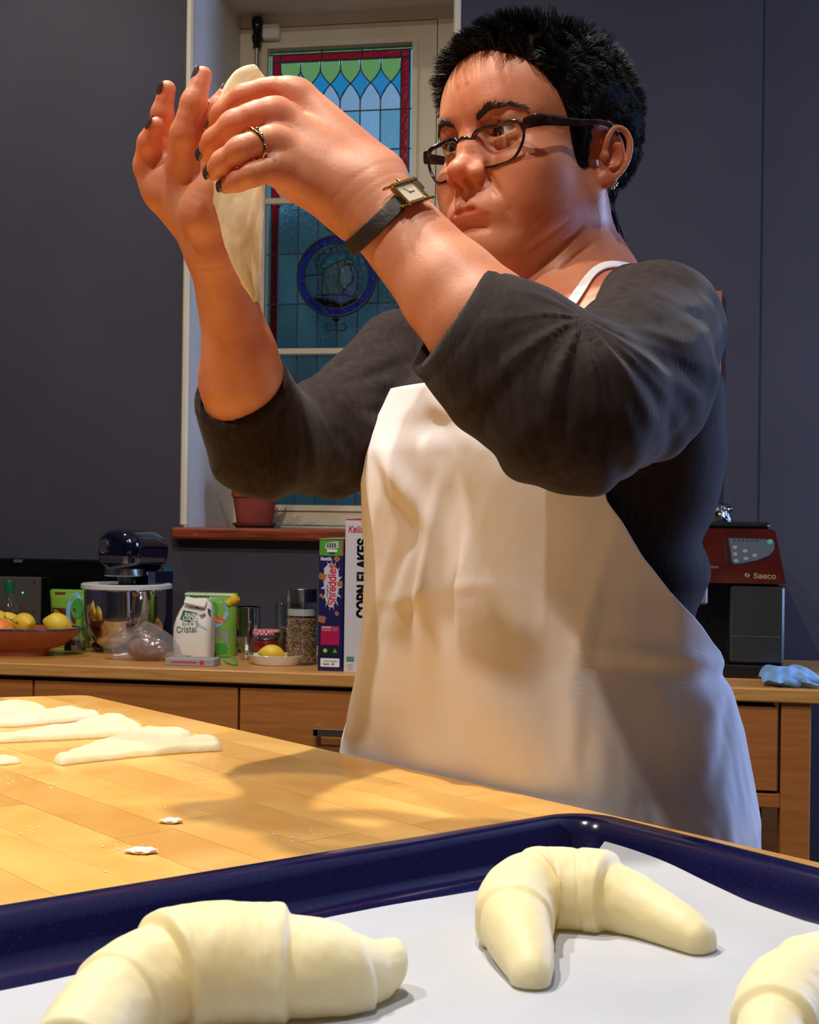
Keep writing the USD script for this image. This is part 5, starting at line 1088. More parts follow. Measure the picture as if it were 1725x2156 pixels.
obj('rim', squash(lathe([(Rb*.945, zr*.93), (Rb*.99, zr*.93), (Rb*1.0, zr*.97), (Rb*.99, zr), (Rb*.955, zr), (Rb*.945, zr*.96)], 64)), mat('blue_glaze', lin((28, 34, 92)), .12, var=lin((90, 96, 140)), scale=60, thr=(.55, .7), coat=1), fb)
M['lemon'] = mat('lemon_peel', lin((238, 202, 66)), .42, var=lin((230, 188, 48)), scale=20, bump=.5, bscale=260, bdist=.0012)
def lemon_mesh(r, ln, seed=0):
    m = trimesh.creation.icosphere(5, 1.0); v = m.vertices; x = v[:, 0]; rr = np.sqrt(np.clip(1-x*x, 0, 1)); nip = np.exp(-((np.abs(x)-1)/.12)**2)
    m.vertices = np.stack([x*ln*(1+.10*np.exp(-((1-np.abs(x))/.03))), v[:, 1]*r, v[:, 2]*r], 1)*(1+.03*(meshkit.noise(v*2+seed)[:, None]-.5)); m.vertices[:, 0] += np.sign(x)*nip*ln*.06; return m
def fruit(name, px, py, y, r, ln, lb, m, cat, rz, ry=0, seed=0, floor=None):
    p = YP(px, py, y); mm = T(lemon_mesh(r, ln, seed), rz=rz, ry=ry); mm.apply_translation(p-np.array([0, 0, 1])*0); t = thing(name, lb, cat, group='fruit in the terracotta bowl')
    obj('fruit_body', mm, m, t, smooth=True); e = mm.vertices[np.argmax(lemon_mesh(r, ln, seed).vertices[:, 0])]
    obj('stem_button', T(trimesh.creation.icosphere(2, .0028), e), plain('stem_brown_'+str(seed), (120, 96, 40), .7), t, smooth=True)
fruit('lemon', 121, 1315, 2.99, .0265, .030, 'rightmost lemon in the terracotta bowl', M['lemon'], 'lemon', .3, .3, 1)
fruit('lemon', 50, 1314, 3.01, .0260, .033, 'lemon in the middle of the terracotta bowl with a green sprig in front', M['lemon'], 'lemon', 2.4, .1, 2)
fruit('lemon', 17, 1312, 3.02, .0255, .031, 'second lemon from the left among those rising over the bowl rim', M['lemon'], 'lemon', .2, .2, 3)
fruit('lemon', -8, 1308, 3.00, .0262, .031, 'lemon cut off by the left edge of the picture', M['lemon'], 'lemon', 1.0, .1, 4)
fruit('orange', 2, 1328, 2.94, .028, .028, 'orange at the bowl\'s left, behind the blue rim', mat('orange_peel', lin((236, 132, 32)), .45, bump=.5, bscale=240, bdist=.0012), 'orange', 0, 0, 5)
sprig = [tube(spline([YP(9, 1300, 2.955), YP(22, 1306, 2.95), YP(40, 1316, 2.945)], 12), .0008, 5)]
for k in range(16):
    a_ = spline([YP(9, 1300, 2.955), YP(22, 1306, 2.95), YP(40, 1316, 2.945)], 17)[k]; d_ = np.array([.006*math.cos(k*2.4), .003*math.sin(k*2.4), .004+.003*math.sin(k)]); sprig.append(tube([a_, a_+d_*.6, a_+d_], [.0009, .0008, .0003], 5))
obj('herb_sprig', cat_(sprig), M['leaf'], label='green rosemary sprig lying over the lemons in the bowl', cat='herb')
# --- nut pouch and glass jar behind the bowl
def pouch(name, lb, x0, x1, xb0, xb1, ztop, y, thick, mt, lean=.0):
    t = thing(name, lb, 'food pouch'); n, mm = 26, 18; V = []
    u, v = np.meshgrid(np.linspace(0, 1, n), np.linspace(-1, 1, mm), indexing='ij')
    def face(sg):
        prof = np.sqrt(np.clip(1-np.abs(v)**2.4, 0, 1))*np.clip(np.sin(np.clip((1-u), 0, 1)*PI*.5), 0, 1)**.6*np.where(u > .9, np.clip((1-u)/.1, 0, 1)*.6+.02, 1)
        xa = (xb0+(x0-xb0)*u); xb = (xb1+(x1-xb1)*u); x = (xa+xb)/2+(xb-xa)/2*v; yy = y-sg*thick*prof*(1+.2*(meshkit.noise(np.stack([u*7, v*4, 0*u+sg], -1))-.5))+lean*u; return np.stack([x, yy, CZ+.001+u*(ztop-CZ-.001)], -1)
    fr_ = face(1); bk = face(-1); a = trimesh.Trimesh(*grid(fr_), process=False); b = trimesh.Trimesh(grid(bk)[0], grid(bk)[1][:, ::-1], process=False); m = cat_([a, b]); m.merge_vertices(digits_vertex=6); m.fix_normals()
    obj('bag', m, mt, t, smooth=True); return t, face
def grid(Pn):
    n, m = Pn.shape[:2]; i, j = np.meshgrid(np.arange(n-1), np.arange(m-1), indexing='ij'); a = (i*m+j).ravel(); q = np.stack([a, a+1, a+m+1, a+m], 1); return Pn.reshape(-1, 3), np.vstack([q[:, [0, 1, 2]], q[:, [0, 2, 3]]])
def on_face(t, name, shp, facefn, ub, vb, m, off=.0012, lb=None):
    """print a shape (unit square coordinates) following the bulge of a pouch"""
    g = extrude(shp.segmentize(.04), .001); v = g.vertices
    from scipy.interpolate import RegularGridInterpolator
    Fc = facefn(1); n, mm = Fc.shape[:2]; it = RegularGridInterpolator((np.linspace(0, 1, n), np.linspace(-1, 1, mm)), Fc, bounds_error=False, fill_value=None)
    uu = np.clip(ub[0]+(ub[1]-ub[0])*v[:, 1], 0, 1); vv = np.clip(vb[0]+(vb[1]-vb[0])*v[:, 0], -1, 1); w = it(np.stack([uu, vv], 1)); w[:, 1] -= off*(.4+.6*(v[:, 2] > .0005)); g.vertices = w; return obj(name, g, m, t, smooth=False, label=lb)
M['lime'] = plain('pouch_green', (120, 164, 56), .3); M['lime2'] = plain('pouch_leaf_green', (64, 150, 58), .3); M['sky'] = plain('pouch_pale_blue', (120, 176, 214), .3); M['maroon'] = plain('pouch_maroon', (110, 34, 22), .35); M['yellow'] = plain('spout_yellow', (236, 196, 40), .3); M['ink'] = plain('dark_print', (40, 44, 30), .5); M['whitep'] = plain('white_print', (232, 232, 230), .5); M['orangep'] = plain('orange_print', (206, 104, 40), .5)
yN = 3.2; a_, b_ = YP(104, 1240, yN), YP(186, 1240, yN); c_, d_ = YP(112, 1330, yN), YP(190, 1330, yN)
t, fc = pouch('nut_pouch', 'green snack pouch with a maroon panel standing between bowl and mixer', a_[0], b_[0], c_[0], d_[0], a_[2], yN, .022, M['lime'])
on_face(t, 'maroon_panel', sbox(0, 0, 1, 1), fc, (.42, .68), (-.85, .45), M['maroon']); on_face(t, 'blue_swirl', Point(.5, .5).buffer(.5).difference(Point(.58, .5).buffer(.36)), fc, (.25, .95), (-.05, .98), M['sky'], .0016); on_face(t, 'leaf_print', Point(.5, .5).buffer(.5), fc, (.5, .85), (.2, .8), M['lime2'], .0018)
on_face(t, 'lettering', affinity.translate(Polygon([(0, 0), (1, 0), (1, 1), (0, 1)]), 0, 0), fc, (.91, .95), (-.7, -.15), M['maroon'], .0016)
q = YP(158, 1345, 3.09); jr = thing('storage_jar', 'squat glass jar with pale contents half hidden by the terracotta bowl', 'jar', loc=(q[0], 3.09, CZ)); s = mpp((q[0], 3.09, CZ)); h_ = YP(158, 1322, 3.09)[2]-CZ
obj('glass', lathe([(0, .001), (.024, .001), (.027, .004), (.027, h_*.9), (.025, h_), (.024, h_), (.026, h_*.9), (.026, .005), (0, .004)], 32), M['glass'], jr); obj('contents', lathe([(0, .005), (.0245, .005), (.0250, h_*.5), (.018, h_*.55), (0, h_*.53)], 32), mat('jar_contents', lin((150, 136, 100)), .8, var=lin((84, 70, 44)), scale=60), jr)
# --- stand mixer
my = 3.135; mq = YP(268, 1389, my); mx = mq[0]; t = thing('stand_mixer', 'dark blue stand mixer with a lidded steel bowl on the counter', 'stand mixer')
zz = lambda py: YP(268, py, my)[2]; xx = lambda px, py=1230: YP(px, py, my)[0]
M['mixblue'] = plain('cobalt_enamel', (5, 5, 30), .10, coat=1.0, coatr=.03)
Rl = (xx(357)-xx(178))/2; lx = (xx(357)+xx(178))/2; zl1, zl0 = zz(1228), zz(1238)
zb = zz(1365); rb = (xx(346)-xx(183))/2; bxc = (xx(346)+xx(183))/2; ba = np.array([bxc, my, 0])
obj('bowl', lathe([(0, zb), (rb*.52, zb), (rb*.60, zb+.004), (rb*.80, zb+.022), (rb*.94, zb+.048), (rb*.99, zb+.08), (rb, zl0-.004), (rb*1.03, zl0-.002), (rb*1.03, zl0+.002), (rb*.98, zl0+.002), (rb*.975, zb+.08), (rb*.5, zb+.006), (0, zb+.006)], 72, ba), M['chrome'], t, smooth=40)
hx = xx(327); hb = obj('bowl_handle', tube(spline([(xx(312), my-.083, zl0-.010), (xx(330), my-.100, zl0-.012), (xx(331), my-.106, zl0-.030), (xx(329), my-.106, zz(1300)), (xx(322), my-.090, zz(1318)), (xx(312), my-.082, zz(1316))], 30), .0062, 10), M['chrome'], t, smooth=60)
obj('bowl_lid', lathe([(rb*.42, zl1-.004), (Rl*.80, zl1-.003), (Rl*.86, zl1+.000), (Rl*.97, zl1), (Rl, zl1-.002), (Rl, zl0), (Rl*.97, zl0), (Rl*.96, zl1-.004), (rb*.42, zl1-.006), (rb*.42, zl1-.004)], 72, np.array([lx, my, 0])), mat('frosted_lid', lin((206, 210, 214)), .35, spec=.5), t, smooth=40)
zc1, zc0 = zz(1196), zz(1212); hub_r = (xx(305)-xx(226))/2; hxx = (xx(305)+xx(226))/2
obj('planetary_hub', lathe([(0, zc0), (hub_r*.97, zc0), (hub_r*1.02, zc0+.002), (hub_r*.99, zc1-.001), (0, zc1)], 48, np.array([hxx, my-.01, 0])), M['steel'], t, smooth=40)
obj('beater_shaft', lathe([(0, zl1-.012), (.016, zl1-.012), (.018, zl1+.006), (.021, zc0), (0, zc0)], 24, np.array([hxx+.003, my-.01, 0])), M['black'], t, smooth=40)
# the head: a lofted bullet lying along a line turned to the right
hd_ = np.array([.33, .944, 0]); hs_ = np.array([-.944, .33, 0]); nose = np.array([xx(226, 1170)+.048, my-.050, 0])
L_ = .165; rs = []
for k, uq in enumerate(np.linspace(0, 1, 26)):
    w_ = .062*(1-(1-min(uq/.30, 1))**2.6)**.45*(1-.10*uq)*(1-max(0, (uq-.86)/.14)**2*.55); top_z = zz(1150)+(zz(1113)-zz(1150))*(1-(1-min(uq/.26, 1))**2.4)**.6-max(0, (uq-.62)/.38)**2*.030; bot_z = zc1+.001
    an = np.linspace(0, 2*PI, 40, endpoint=False); ce = np.sign(np.cos(an))*np.abs(np.cos(an))**.85; se = np.sign(np.sin(an))*np.abs(np.sin(an))**.75; hgt = (top_z-bot_z)/2
    rs.append(nose+hd_*(uq*L_-.03)+hs_*(w_*ce)[:, None]+np.stack([0*an, 0*an, bot_z+hgt+hgt*se], 1))
V = np.array(rs).reshape(-1, 3); F = []
for i in range(25):
    for j in range(40): F += [[i*40+j, i*40+(j+1) % 40, (i+1)*40+(j+1) % 40], [i*40+j, (i+1)*40+(j+1) % 40, (i+1)*40+j]]
V = np.vstack([V, rs[0].mean(0), rs[-1].mean(0)])
for j in range(40): F += [[1040, (j+1) % 40, j], [1041, 25*40+j, 25*40+(j+1) % 40]]
hm_ = trimesh.Trimesh(V, F, process=False); hm_.fix_normals(); obj('motor_head', hm_, M['mixblue'], t, smooth=60)
# trim band and hub badge on the front of the head
bz0, bz1 = zz(1183), zz(1168.5); bandp = []
for sg in (1, -1):
    pass
an = np.linspace(-1, 1, 60); bp_ = []
for a__ in an:
    uq = 1-abs(a__) ; 
hull = []
for i, uq in enumerate(np.linspace(0, 1, 26)): 
    r_ = rs[i]; mid = (bz0+bz1)/2; j = np.argsort(np.abs(r_[:, 2]-mid)+(np.abs(r_@hs_-r_.mean(0)@hs_) < 1e-4)*1); hull.append((r_[:20][np.argmin(np.abs(r_[:20, 2]-mid))] if 0 else None))
def head_section(z):
    """outline of the motor head at height z"""
    sec = hm_.section(plane_origin=[0, 0, z], plane_normal=[0, 0, 1]); p = max(sec.discrete, key=len); return Polygon(p[:, :2])
sec = head_section((bz0+bz1)/2); ring_ = sec.buffer(.0012).difference(sec.buffer(-.003)); keepx = Polygon([tuple((nose+hd_*a+hs_*b)[:2]) for a, b in ((-.1, -.2), (.10, -.2), (.10, .2), (-.1, .2))])
obj('trim_band', extrude(ring_.intersection(keepx), bz1-bz0, (0, 0, bz0)), M['chrome'], t)
# letters along the band, each standing on the curved front
lt = plain('badge_print', (40, 40, 44), .4); import shapely
ext = sec.buffer(.0013).exterior; c_start = Point(*YP(236, 1176, my-.06)[:2]); s0 = ext.project(Point(xx(222, 1176), my-.07)); pA = np.array(ext.interpolate(s0).coords[0]); sgn = 1 if ext.interpolate((s0+.01) % ext.length).coords[0][0] > pA[0] else -1
lets = []
for k, ch in enumerate('KitchenAid'):
    sk = (s0+sgn*(.002+k*.0068)) % ext.length; p0_ = np.array(ext.interpolate(sk).coords[0]); p1_ = np.array(ext.interpolate((sk+sgn*.002) % ext.length).coords[0]); ex3 = np.array([*(p1_-p0_), 0]); ex3 /= np.linalg.norm(ex3)
    lets.append(text_at(ch, .0085, np.array([p0_[0], p0_[1], bz0+.0035]), ex3, EZ, .0005, True))
obj('lettering', cat_(lets), lt, t, label='dark maker lettering on the chrome band')
hz_ = zz(1149); bc_ = np.array([xx(243.5, 1149), 0, hz_]); secb = head_section(hz_).exterior
# badge: disc facing the viewer on the nose of the head
best = min((np.array(secb.interpolate(s_).coords[0]) for s_ in np.linspace(0, secb.length, 400)), key=lambda p_: abs(p_[0]-bc_[0])*5+p_[1]); nb_ = np.array([-.45, -.88, .16]); nb_ /= np.linalg.norm(nb_); ax_ = np.cross([0, 0, 1.], nb_); ax_ /= np.linalg.norm(ax_); ay_ = np.cross(nb_, ax_)
rbz = mpp(bc_+np.array([0, my, 0]))*15; Mb = np.eye(4); Mb[:3, :3] = np.stack([ax_, ay_, nb_], 1); Mb[:3, 3] = [best[0], best[1], hz_]
def badge(name, m, mt): m = m.copy(); m.apply_transform(Mb); obj(name, m, mt, t, smooth=30)
badge('hub_cover', lathe([(0, -.012), (rbz, -.012), (rbz, .0035), (rbz*.9, .0045), (0, .0040)], 40), M['chrome'])
badge('hub_bar', cat_([bx(-rbz*.8, rbz*.8, y_-.0012, y_+.0012, .0040, .0052) for y_ in (-.006, -.002, .002, .006)]), M['steel'])
# pedestal and foot
pz = nose+hd_*.115
obj('pedestal', cat_([T(bx(-.045, .045, -.045, .045, 0, zc1-CZ+.004, .012), (pz[0], pz[1], CZ+.0), rz=math.atan2(hd_[1], hd_[0])), T(bx(-.10, .07, -.080, .080, 0, .030, .012), ((nose+hd_*.09)[0], (nose+hd_*.09)[1], CZ), rz=math.atan2(hd_[1], hd_[0])), T(trimesh.creation.cylinder(radius=.05, height=.010, sections=32), (bxc, my, zb-.004))]), M['mixblue'], t)
# --- plastic bag with a dark loaf, the sugar bag, the green pouch
M['film'] = usdkit.material(stage, '/World/Looks/plastic_film', {'g': ('texture_coordinate', {}), 'n': ('noise_texture', dict(scale=42, detail=3, distortion=.6)), 'b': ('bump', dict(strength=.8, distance=.006)), 't': ('transparent_bsdf', dict(color=(.93, .92, .95))), 's': ('glossy_bsdf', dict(color=(.9, .9, .95), roughness=.10)), 'd': ('diffuse_bsdf', dict(color=(.80, .76, .80))), 'x0': ('mix_closure', dict(fac=.13)), 'f': ('layer_weight', dict(blend=.5)), 'w': ('math', dict(math_type='power', value2=3.0)), 'k': ('math', dict(math_type='multiply_add', value2=.6, value3=.07)), 'x': ('mix_closure', {})},
    [('g.object', 'n.vector'), ('n.fac', 'b.height'), ('b.normal', 's.normal'), ('b.normal', 'f.normal'), ('t.BSDF', 'x0.closure1'), ('d.BSDF', 'x0.closure2'), ('x0.closure', 'x.closure1'), ('s.BSDF', 'x.closure2'), ('f.facing', 'w.value1'), ('w.value', 'k.value1'), ('k.value', 'x.fac')], surface='x.closure')
lq = cz(300, 1392); s = mpp(lq); lo = trimesh.creation.icosphere(4, 1.0); lo.vertices *= (1+.18*(meshkit.fbm(lo.vertices*2.2, 3, 2)[:, None]-.5)); lo.apply_scale((43*s, .036, 26*s)); lo = T(lo, (lq[0], lq[1]+.03, CZ+24*s))
obj('dark_loaf', lo, mat('dark_crust', lin((116, 48, 40)), .7, var=lin((158, 124, 84)), scale=34, bump=.4, bscale=120), label='small dark reddish loaf inside the clear plastic bag', cat='loaf', smooth=True)
def film_bag(name, lb, outline, y, th, z0=None, seed=0):
    p = np.array([YP(a, b, y) for a, b in outline]); poly = Polygon(p[:, [0, 2]]); n = 34
    x0, zA, x1, zB = poly.bounds; V = []
    # shrink rings towards the centre line; depth bulges with the distance from the edge
    import shapely
    ring = np.array(poly.exterior.segmentize(.006).coords)[:-1]; c = np.array(poly.centroid.coords[0]); ks = np.linspace(1, 0.04, 9); R_ = []
    for sg in (1, -1):
        for k in (ks if sg == 1 else ks[::-1][0:-1]):
            q = c+(ring-c)*k; dep = th*math.sqrt(max(0, 1-k**2.2)); w = dep*(.75+.5*meshkit.fbm(np.c_[q*24, np.full(len(q), seed+sg)], 3, seed)); R_.append(np.stack([q[:, 0], y-sg*w, q[:, 1]], 1))
    m_ = len(ring); V = np.vstack(R_); F = []
    for i in range(len(R_)-1):
        for j in range(m_): F += [[i*m_+j, i*m_+(j+1) % m_, (i+1)*m_+(j+1) % m_], [i*m_+j, (i+1)*m_+(j+1) % m_, (i+1)*m_+j]]
    m = trimesh.Trimesh(V, F, process=False); return m
bagm = film_bag('plastic_bag', '', [(217, 1362), (230, 1340), (262, 1325), (308, 1307), (330, 1316), (362, 1338), (380, 1362), (386, 1385), (360, 1394), (320, 1398), (270, 1398), (232, 1392), (219, 1384)], lq[1]+.03, .045, seed=3)
bagm.vertices[:, 2] = np.maximum(bagm.vertices[:, 2], CZ+.0008); obj('plastic_bag', bagm, M['film'], label='crumpled clear plastic bag holding a dark loaf in front of the mixer', cat='plastic bag', smooth=60)
yS = cz(408, 1388)[1]+.035; 
sg_ = thing('sugar_bag', 'white paper sugar bag with a folded top and a green emblem', 'sugar bag'); rows_ = [(1388, 371, 447, .030), (1370, 370, 448, .034), (1345, 369, 449, .034), (1320, 370, 450, .032), (1302, 374, 450, .027), (1285, 382, 449, .020), (1270, 390, 446, .012), (1259, 392, 436, .006)]
Vs = []; nA = 44
for py, xl, xr, dp in rows_:
    a_, b_ = YP(xl, py, yS), YP(xr, py, yS); c = (a_+b_)/2; hwd = (b_[0]-a_[0])/2; an = np.linspace(0, 2*PI, nA, endpoint=False); ce = np.sign(np.cos(an))*np.abs(np.cos(an))**.55; se = np.sign(np.sin(an))*np.abs(np.sin(an))**.55; wn = meshkit.fbm(np.stack([np.cos(an)*3, np.sin(an)*3, 0*an+py*.08], 1), 3, 6)-.5
    Vs.append(np.stack([c[0]+hwd*ce+.003*wn, yS+dp*se+.010*wn*(1 if py < 1310 else .4), np.full(nA, max(c[2], CZ+.0005))+.003*wn*(py < 1300)], 1))
V = np.vstack(Vs+[Vs[0].mean(0, keepdims=True), Vs[-1].mean(0, keepdims=True)]); F = []
for i in range(len(Vs)-1):
    for j in range(nA): F += [[i*nA+j, i*nA+(j+1) % nA, (i+1)*nA+(j+1) % nA], [i*nA+j, (i+1)*nA+(j+1) % nA, (i+1)*nA+j]]
k_ = len(Vs)*nA
for j in range(nA): F += [[k_, (j+1) % nA, j], [k_+1, (len(Vs)-1)*nA+j, (len(Vs)-1)*nA+(j+1) % nA]]
sm = trimesh.Trimesh(V, F, process=False); sm.fix_normals(); M['paperbag'] = mat('sugar_paper', lin((232, 228, 222)), .5, bump=.15, bscale=40, bdist=.003)
obj('bag', sm, M['paperbag'], sg_, smooth=35)
obj('folded_flap', T(bx(-.026, .026, -.004, .004, -.008, .010, .002), YP(418, 1268, yS)+np.array([0, -.022, 0]), rx=-.5, ry=.18), M['paperbag'], sg_)
def wrapprint(shp_px, name, m, lb=None, off=.0012, tgt=sm, par=sg_, y=yS):
    """print drawn in photo pixels, dropped straight back onto the front of the pack"""
    g = shp_px.segmentize(3); mm = extrude(g, .5); v = mm.vertices; P3 = np.array([YP(a, b, y-.06) for a, b in v[:, :2]]); D_ = P3-CAM; D_ /= np.linalg.norm(D_, axis=1, keepdims=True)
    loc, ri, _ = tgt.ray.intersects_location(P3-D_*.05, D_, multiple_hits=False); out = P3.copy(); hit = np.zeros(len(v), bool); out[ri] = loc; hit[ri] = True; out[~hit, 1] = y-.02
    out -= D_*(off*(.3+.7*(v[:, 2] > .25)))[:, None]; mm.vertices = out; mm.fix_normals(); return obj(name, mm, m, par, label=lb, smooth=False)
def textpoly(s, h, bold=False):
    from shapely import box as _b
    m = meshkit.text_mesh(s, h, h*.1, bold); tri = m.faces[(m.face_normals[:, 2] > .9)]; return unary_union([Polygon(m.vertices[t_][:, :2]) for t_ in tri]).buffer(h*.004)
def lettering_px(s, h, x, y, rot=0, bold=False, width=None, slant=0):
    g = textpoly(s, h, bold); b = g.bounds
    if width: g = affinity.scale(g, width/(b[2]-b[0]), 1, origin=(b[0], 0))
    if slant: g = affinity.skew(g, slant*45, 0, origin=(0, 0))
    g = affinity.scale(g, 1, -1, origin=(0, 0)); return affinity.translate(affinity.rotate(g, rot, origin=(0, 0)), x, y)
M['dkgreen'] = plain('emblem_green', (24, 84, 58), .5)
wrapprint(Polygon([(386, 1284), (417, 1291), (410, 1303), (398, 1310), (379, 1304)]), 'emblem', M['dkgreen'])
wrapprint(lettering_px('SAINT', 7.5, 388, 1297, 6, True), 'lettering', M['whitep'], 'white lettering on the emblem', .0026); wrapprint(lettering_px('LOUIS', 7.5, 385, 1305, 6, True), 'lettering', M['whitep'], 'white lettering on the emblem', .0026)
wrapprint(lettering_px('Cristal', 12.5, 371, 1332, -1.5, False, 43), 'lettering', plain('grey_ink', (64, 64, 62), .5), 'dark lettering across the bag')
wrapprint(lettering_px('Sucre', 6.5, 383, 1316, 0), 'lettering', M['lime2']); wrapprint(Polygon([(412, 1309), (426, 1318), (437, 1327), (424, 1321), (414, 1318)]), 'blue_stroke', M['sky']); wrapprint(Polygon([(437, 1280), (444, 1284), (444, 1300), (438, 1292)]), 'green_stroke', M['dkgreen']); wrapprint(Point(415, 1279).buffer(2.6), 'seal_dot', M['maroon']); wrapprint(Polygon([(420, 1296), (432, 1290), (434, 1297), (424, 1303)]), 'brown_patch', plain('brown_print', (120, 92, 70), .5)); wrapprint(sbox(382, 1381, 402, 1384), 'batch_code', M['ink'])
yP = yS+.07; a_, b_ = YP(388, 1246, yP), YP(500, 1248, yP); c_, d_ = YP(396, 1392, yP), YP(498, 1392, yP)
t, fc = pouch('refill_pouch', 'green and blue refill pouch with a yellow spout behind the sugar bag', a_[0], b_[0], c_[0], d_[0], a_[2], yP, .026, M['lime'])
on_face(t, 'top_band', sbox(0, 0, 1, 1), fc, (.955, .985), (-.97, .90), M['whitep']); on_face(t, 'blue_swirl', Point(.5, .5).buffer(.5), fc, (.44, .93), (-.35, .72), M['sky'], .0014); on_face(t, 'leaf_print', affinity.rotate(affinity.scale(Point(.5, .5).buffer(.5), 1, .8), 20), fc, (.55, .88), (-.22, .36), M['lime2'], .0018); on_face(t, 'nut_print', affinity.rotate(affinity.scale(Point(.5, .5).buffer(.5), 1, .55), -25), fc, (.50, .66), (.12, .66), M['orangep'], .0022); on_face(t, 'grey_panel', sbox(0, 0, 1, 1), fc, (.12, .42), (-.1, .80), plain('pouch_grey', (140, 150, 130), .35), .0014); on_face(t, 'leaf_print', sbox(0, 0, 1, 1), fc, (.04, .2), (-.1, .72), M['lime2'], .0018)
g = unary_union([sbox(k*.8, 0, k*.8+.5, 1).difference(sbox(k*.8+.2, .35, k*.8+.6, .6)) for k in range(8)]); b = g.bounds; g = affinity.translate(affinity.scale(g, 1/(b[2]-b[0]), 1/(b[3]-b[1]), origin=(b[0], b[1])), -b[0], -b[1]); on_face(t, 'lettering', g, fc, (.90, .945), (-.75, -.05), M['ink'], .0018)
sp0 = YP(493, 1263, yP); obj('spout', T(lathe([(0, -.012), (.0085, -.012), (.0085, 0), (.0105, .001), (.0105, .014), (.0095, .016), (0, .016)], 20), sp0+np.array([-.002, -.008, -.002]), ry=.95), M['yellow'], t)
# --- flat grey box with a pink stripe, green lanyard
q0, q1 = cz(347, 1401), cz(457, 1402); s = mpp(q0); t = thing('gadget_box', 'flat grey box with a pink thermometer-like stripe lying at the counter front', 'box'); yb = q0[1]; zt = CZ+15.5*s
obj('box_body', bx(q0[0], q1[0], yb, yb+.05, CZ, zt, .0015), plain('grey_card', (158, 154, 150), .5), t); M['pinkp'] = plain('pink_print', (200, 40, 110), .45)
zm = CZ+8*s; obj('stripe', cat_([wallplate(LineString([(q0[0]+.016, zm), (q0[0]+.072, zm)]).buffer(.0016), .0004, yb-.0004), wallplate(Point(q0[0]+.0845, zm).buffer(.0050), .0004, yb-.0004)]), M['pinkp'], t)
ga, gb_ = cz(458, 1398), cz(498, 1398); gd = thing('cable_loop', 'bright green looped strap beside the flat grey box', 'strap'); M['brightgreen'] = plain('bright_green', (50, 170, 80), .4)
obj('loop', tube(spline([ga+np.array([0, 0, .008]), cz(472, 1393)+np.array([0, 0, .011]), cz(486, 1392)+np.array([0, 0, .010]), cz(497, 1398)+np.array([0, 0, .005]), cz(496, 1402)+np.array([0, 0, .003]), cz(486, 1400)+np.array([0, 0, .003]), cz(474, 1396)+np.array([0, 0, .006])], 40), .0022, 8), M['brightgreen'], gd, smooth=60); obj('plug', bx(ga[0]-.004, ga[0]+.006, ga[1]-.003, ga[1]+.004, CZ, CZ+.010, .001), M['whitep'], gd)
# --- steel canister, glass bowl, jam jars, tumbler, muesli jars
def stand(px, py): return cz(px, py)
q = YP(522, 1340, 3.20); s = mpp((q[0], 3.2, CZ)); h_ = YP(522, 1278, 3.2)[2]-CZ; r = 28*s; t = thing('steel_canister', 'shiny stainless steel canister behind the jam jar', 'canister', loc=(q[0], 3.2, CZ)); obj('canister_body', lathe([(0, 0), (r, 0), (r, h_*.98), (r*.98, h_), (r*.94, h_), (r*.94, .01), (0, .01)], 48), M['chrome'], t); obj('rolled_rim', lathe([(r*.93, h_*.985), (r*1.03, h_*.985), (r*1.03, h_*1.0), (r*.93, h_*1.01), (r*.93, h_*.985)], 48), M['chrome'], t)
q = cz(513, 1391); s = mpp(q); t = thing('glass_bowl', 'small clear footed glass bowl left of the jam jar', 'bowl', loc=(q[0], q[1]+.02, CZ)); obj('bowl_body', lathe([(0, .002), (11*s, .001), (12*s, .004), (9*s, .012), (16*s, 25*s), (23*s, 49*s), (22*s, 49*s), (15*s, 26*s), (7*s, .015), (0, .013)], 40), M['glass'], t)
q = cz(553, 1391); s = mpp(q); t = thing('jam_jar', 'jar of red jam with a red gingham lid behind the lemon dish', 'jar', loc=(q[0], q[1]+.03, CZ)); s = mpp((q[0], q[1]+.03, CZ))
jh = (YP(553, 1326, q[1]+.03)[2]-CZ)
obj('glass', lathe([(0, .0005), (30*s, .0005), (32*s, .004), (32*s, jh*.62), (31*s, jh*.72), (27*s, jh*.80), (27*s, jh*.9)], 40), M['glass'], t); obj('jam', lathe([(0, .003), (30*s, .003), (31*s, .006), (31*s, jh*.60), (29.5*s, jh*.64), (0, jh*.63)], 40), plain('red_jam', (150, 16, 10), .15), t)
obj('lid', lathe([(0, jh*.86), (27*s, jh*.84), (29*s, jh*.86), (29*s, jh*.985), (28*s, jh), (0, jh)], 40), usdkit.material(stage, '/World/Looks/gingham', {'g': ('texture_coordinate', {}), 'c': ('checker_texture', dict(color1=lin((200, 30, 60)), color2=lin((232, 200, 205)), scale=190)), 'p': ('principled_bsdf', dict(roughness=.3))}, [('g.object', 'c.vector'), ('c.color', 'p.base_color')], surface='p.BSDF'), t)
q = YP(592, 1345, 3.06); s = mpp((q[0], 3.06, CZ)); h_ = YP(592, 1329, 3.06)[2]-CZ; t = thing('honey_jar', 'low jar with a gold lid between the jam jar and the tumbler', 'jar', loc=(q[0], 3.06, CZ)); obj('glass', lathe([(0, .001), (22*s, .001), (23*s, .004), (23*s, h_*.78), (20*s, h_*.86)], 32), M['glass'], t); obj('contents', lathe([(0, .003), (21*s, .003), (22*s, h_*.7), (0, h_*.7)], 32), plain('brown_jam', (84, 36, 14), .3), t); obj('lid', lathe([(0, h_*.84), (22*s, h_*.84), (22*s, h_*.98), (0, h_)], 32), M['gold'], t)
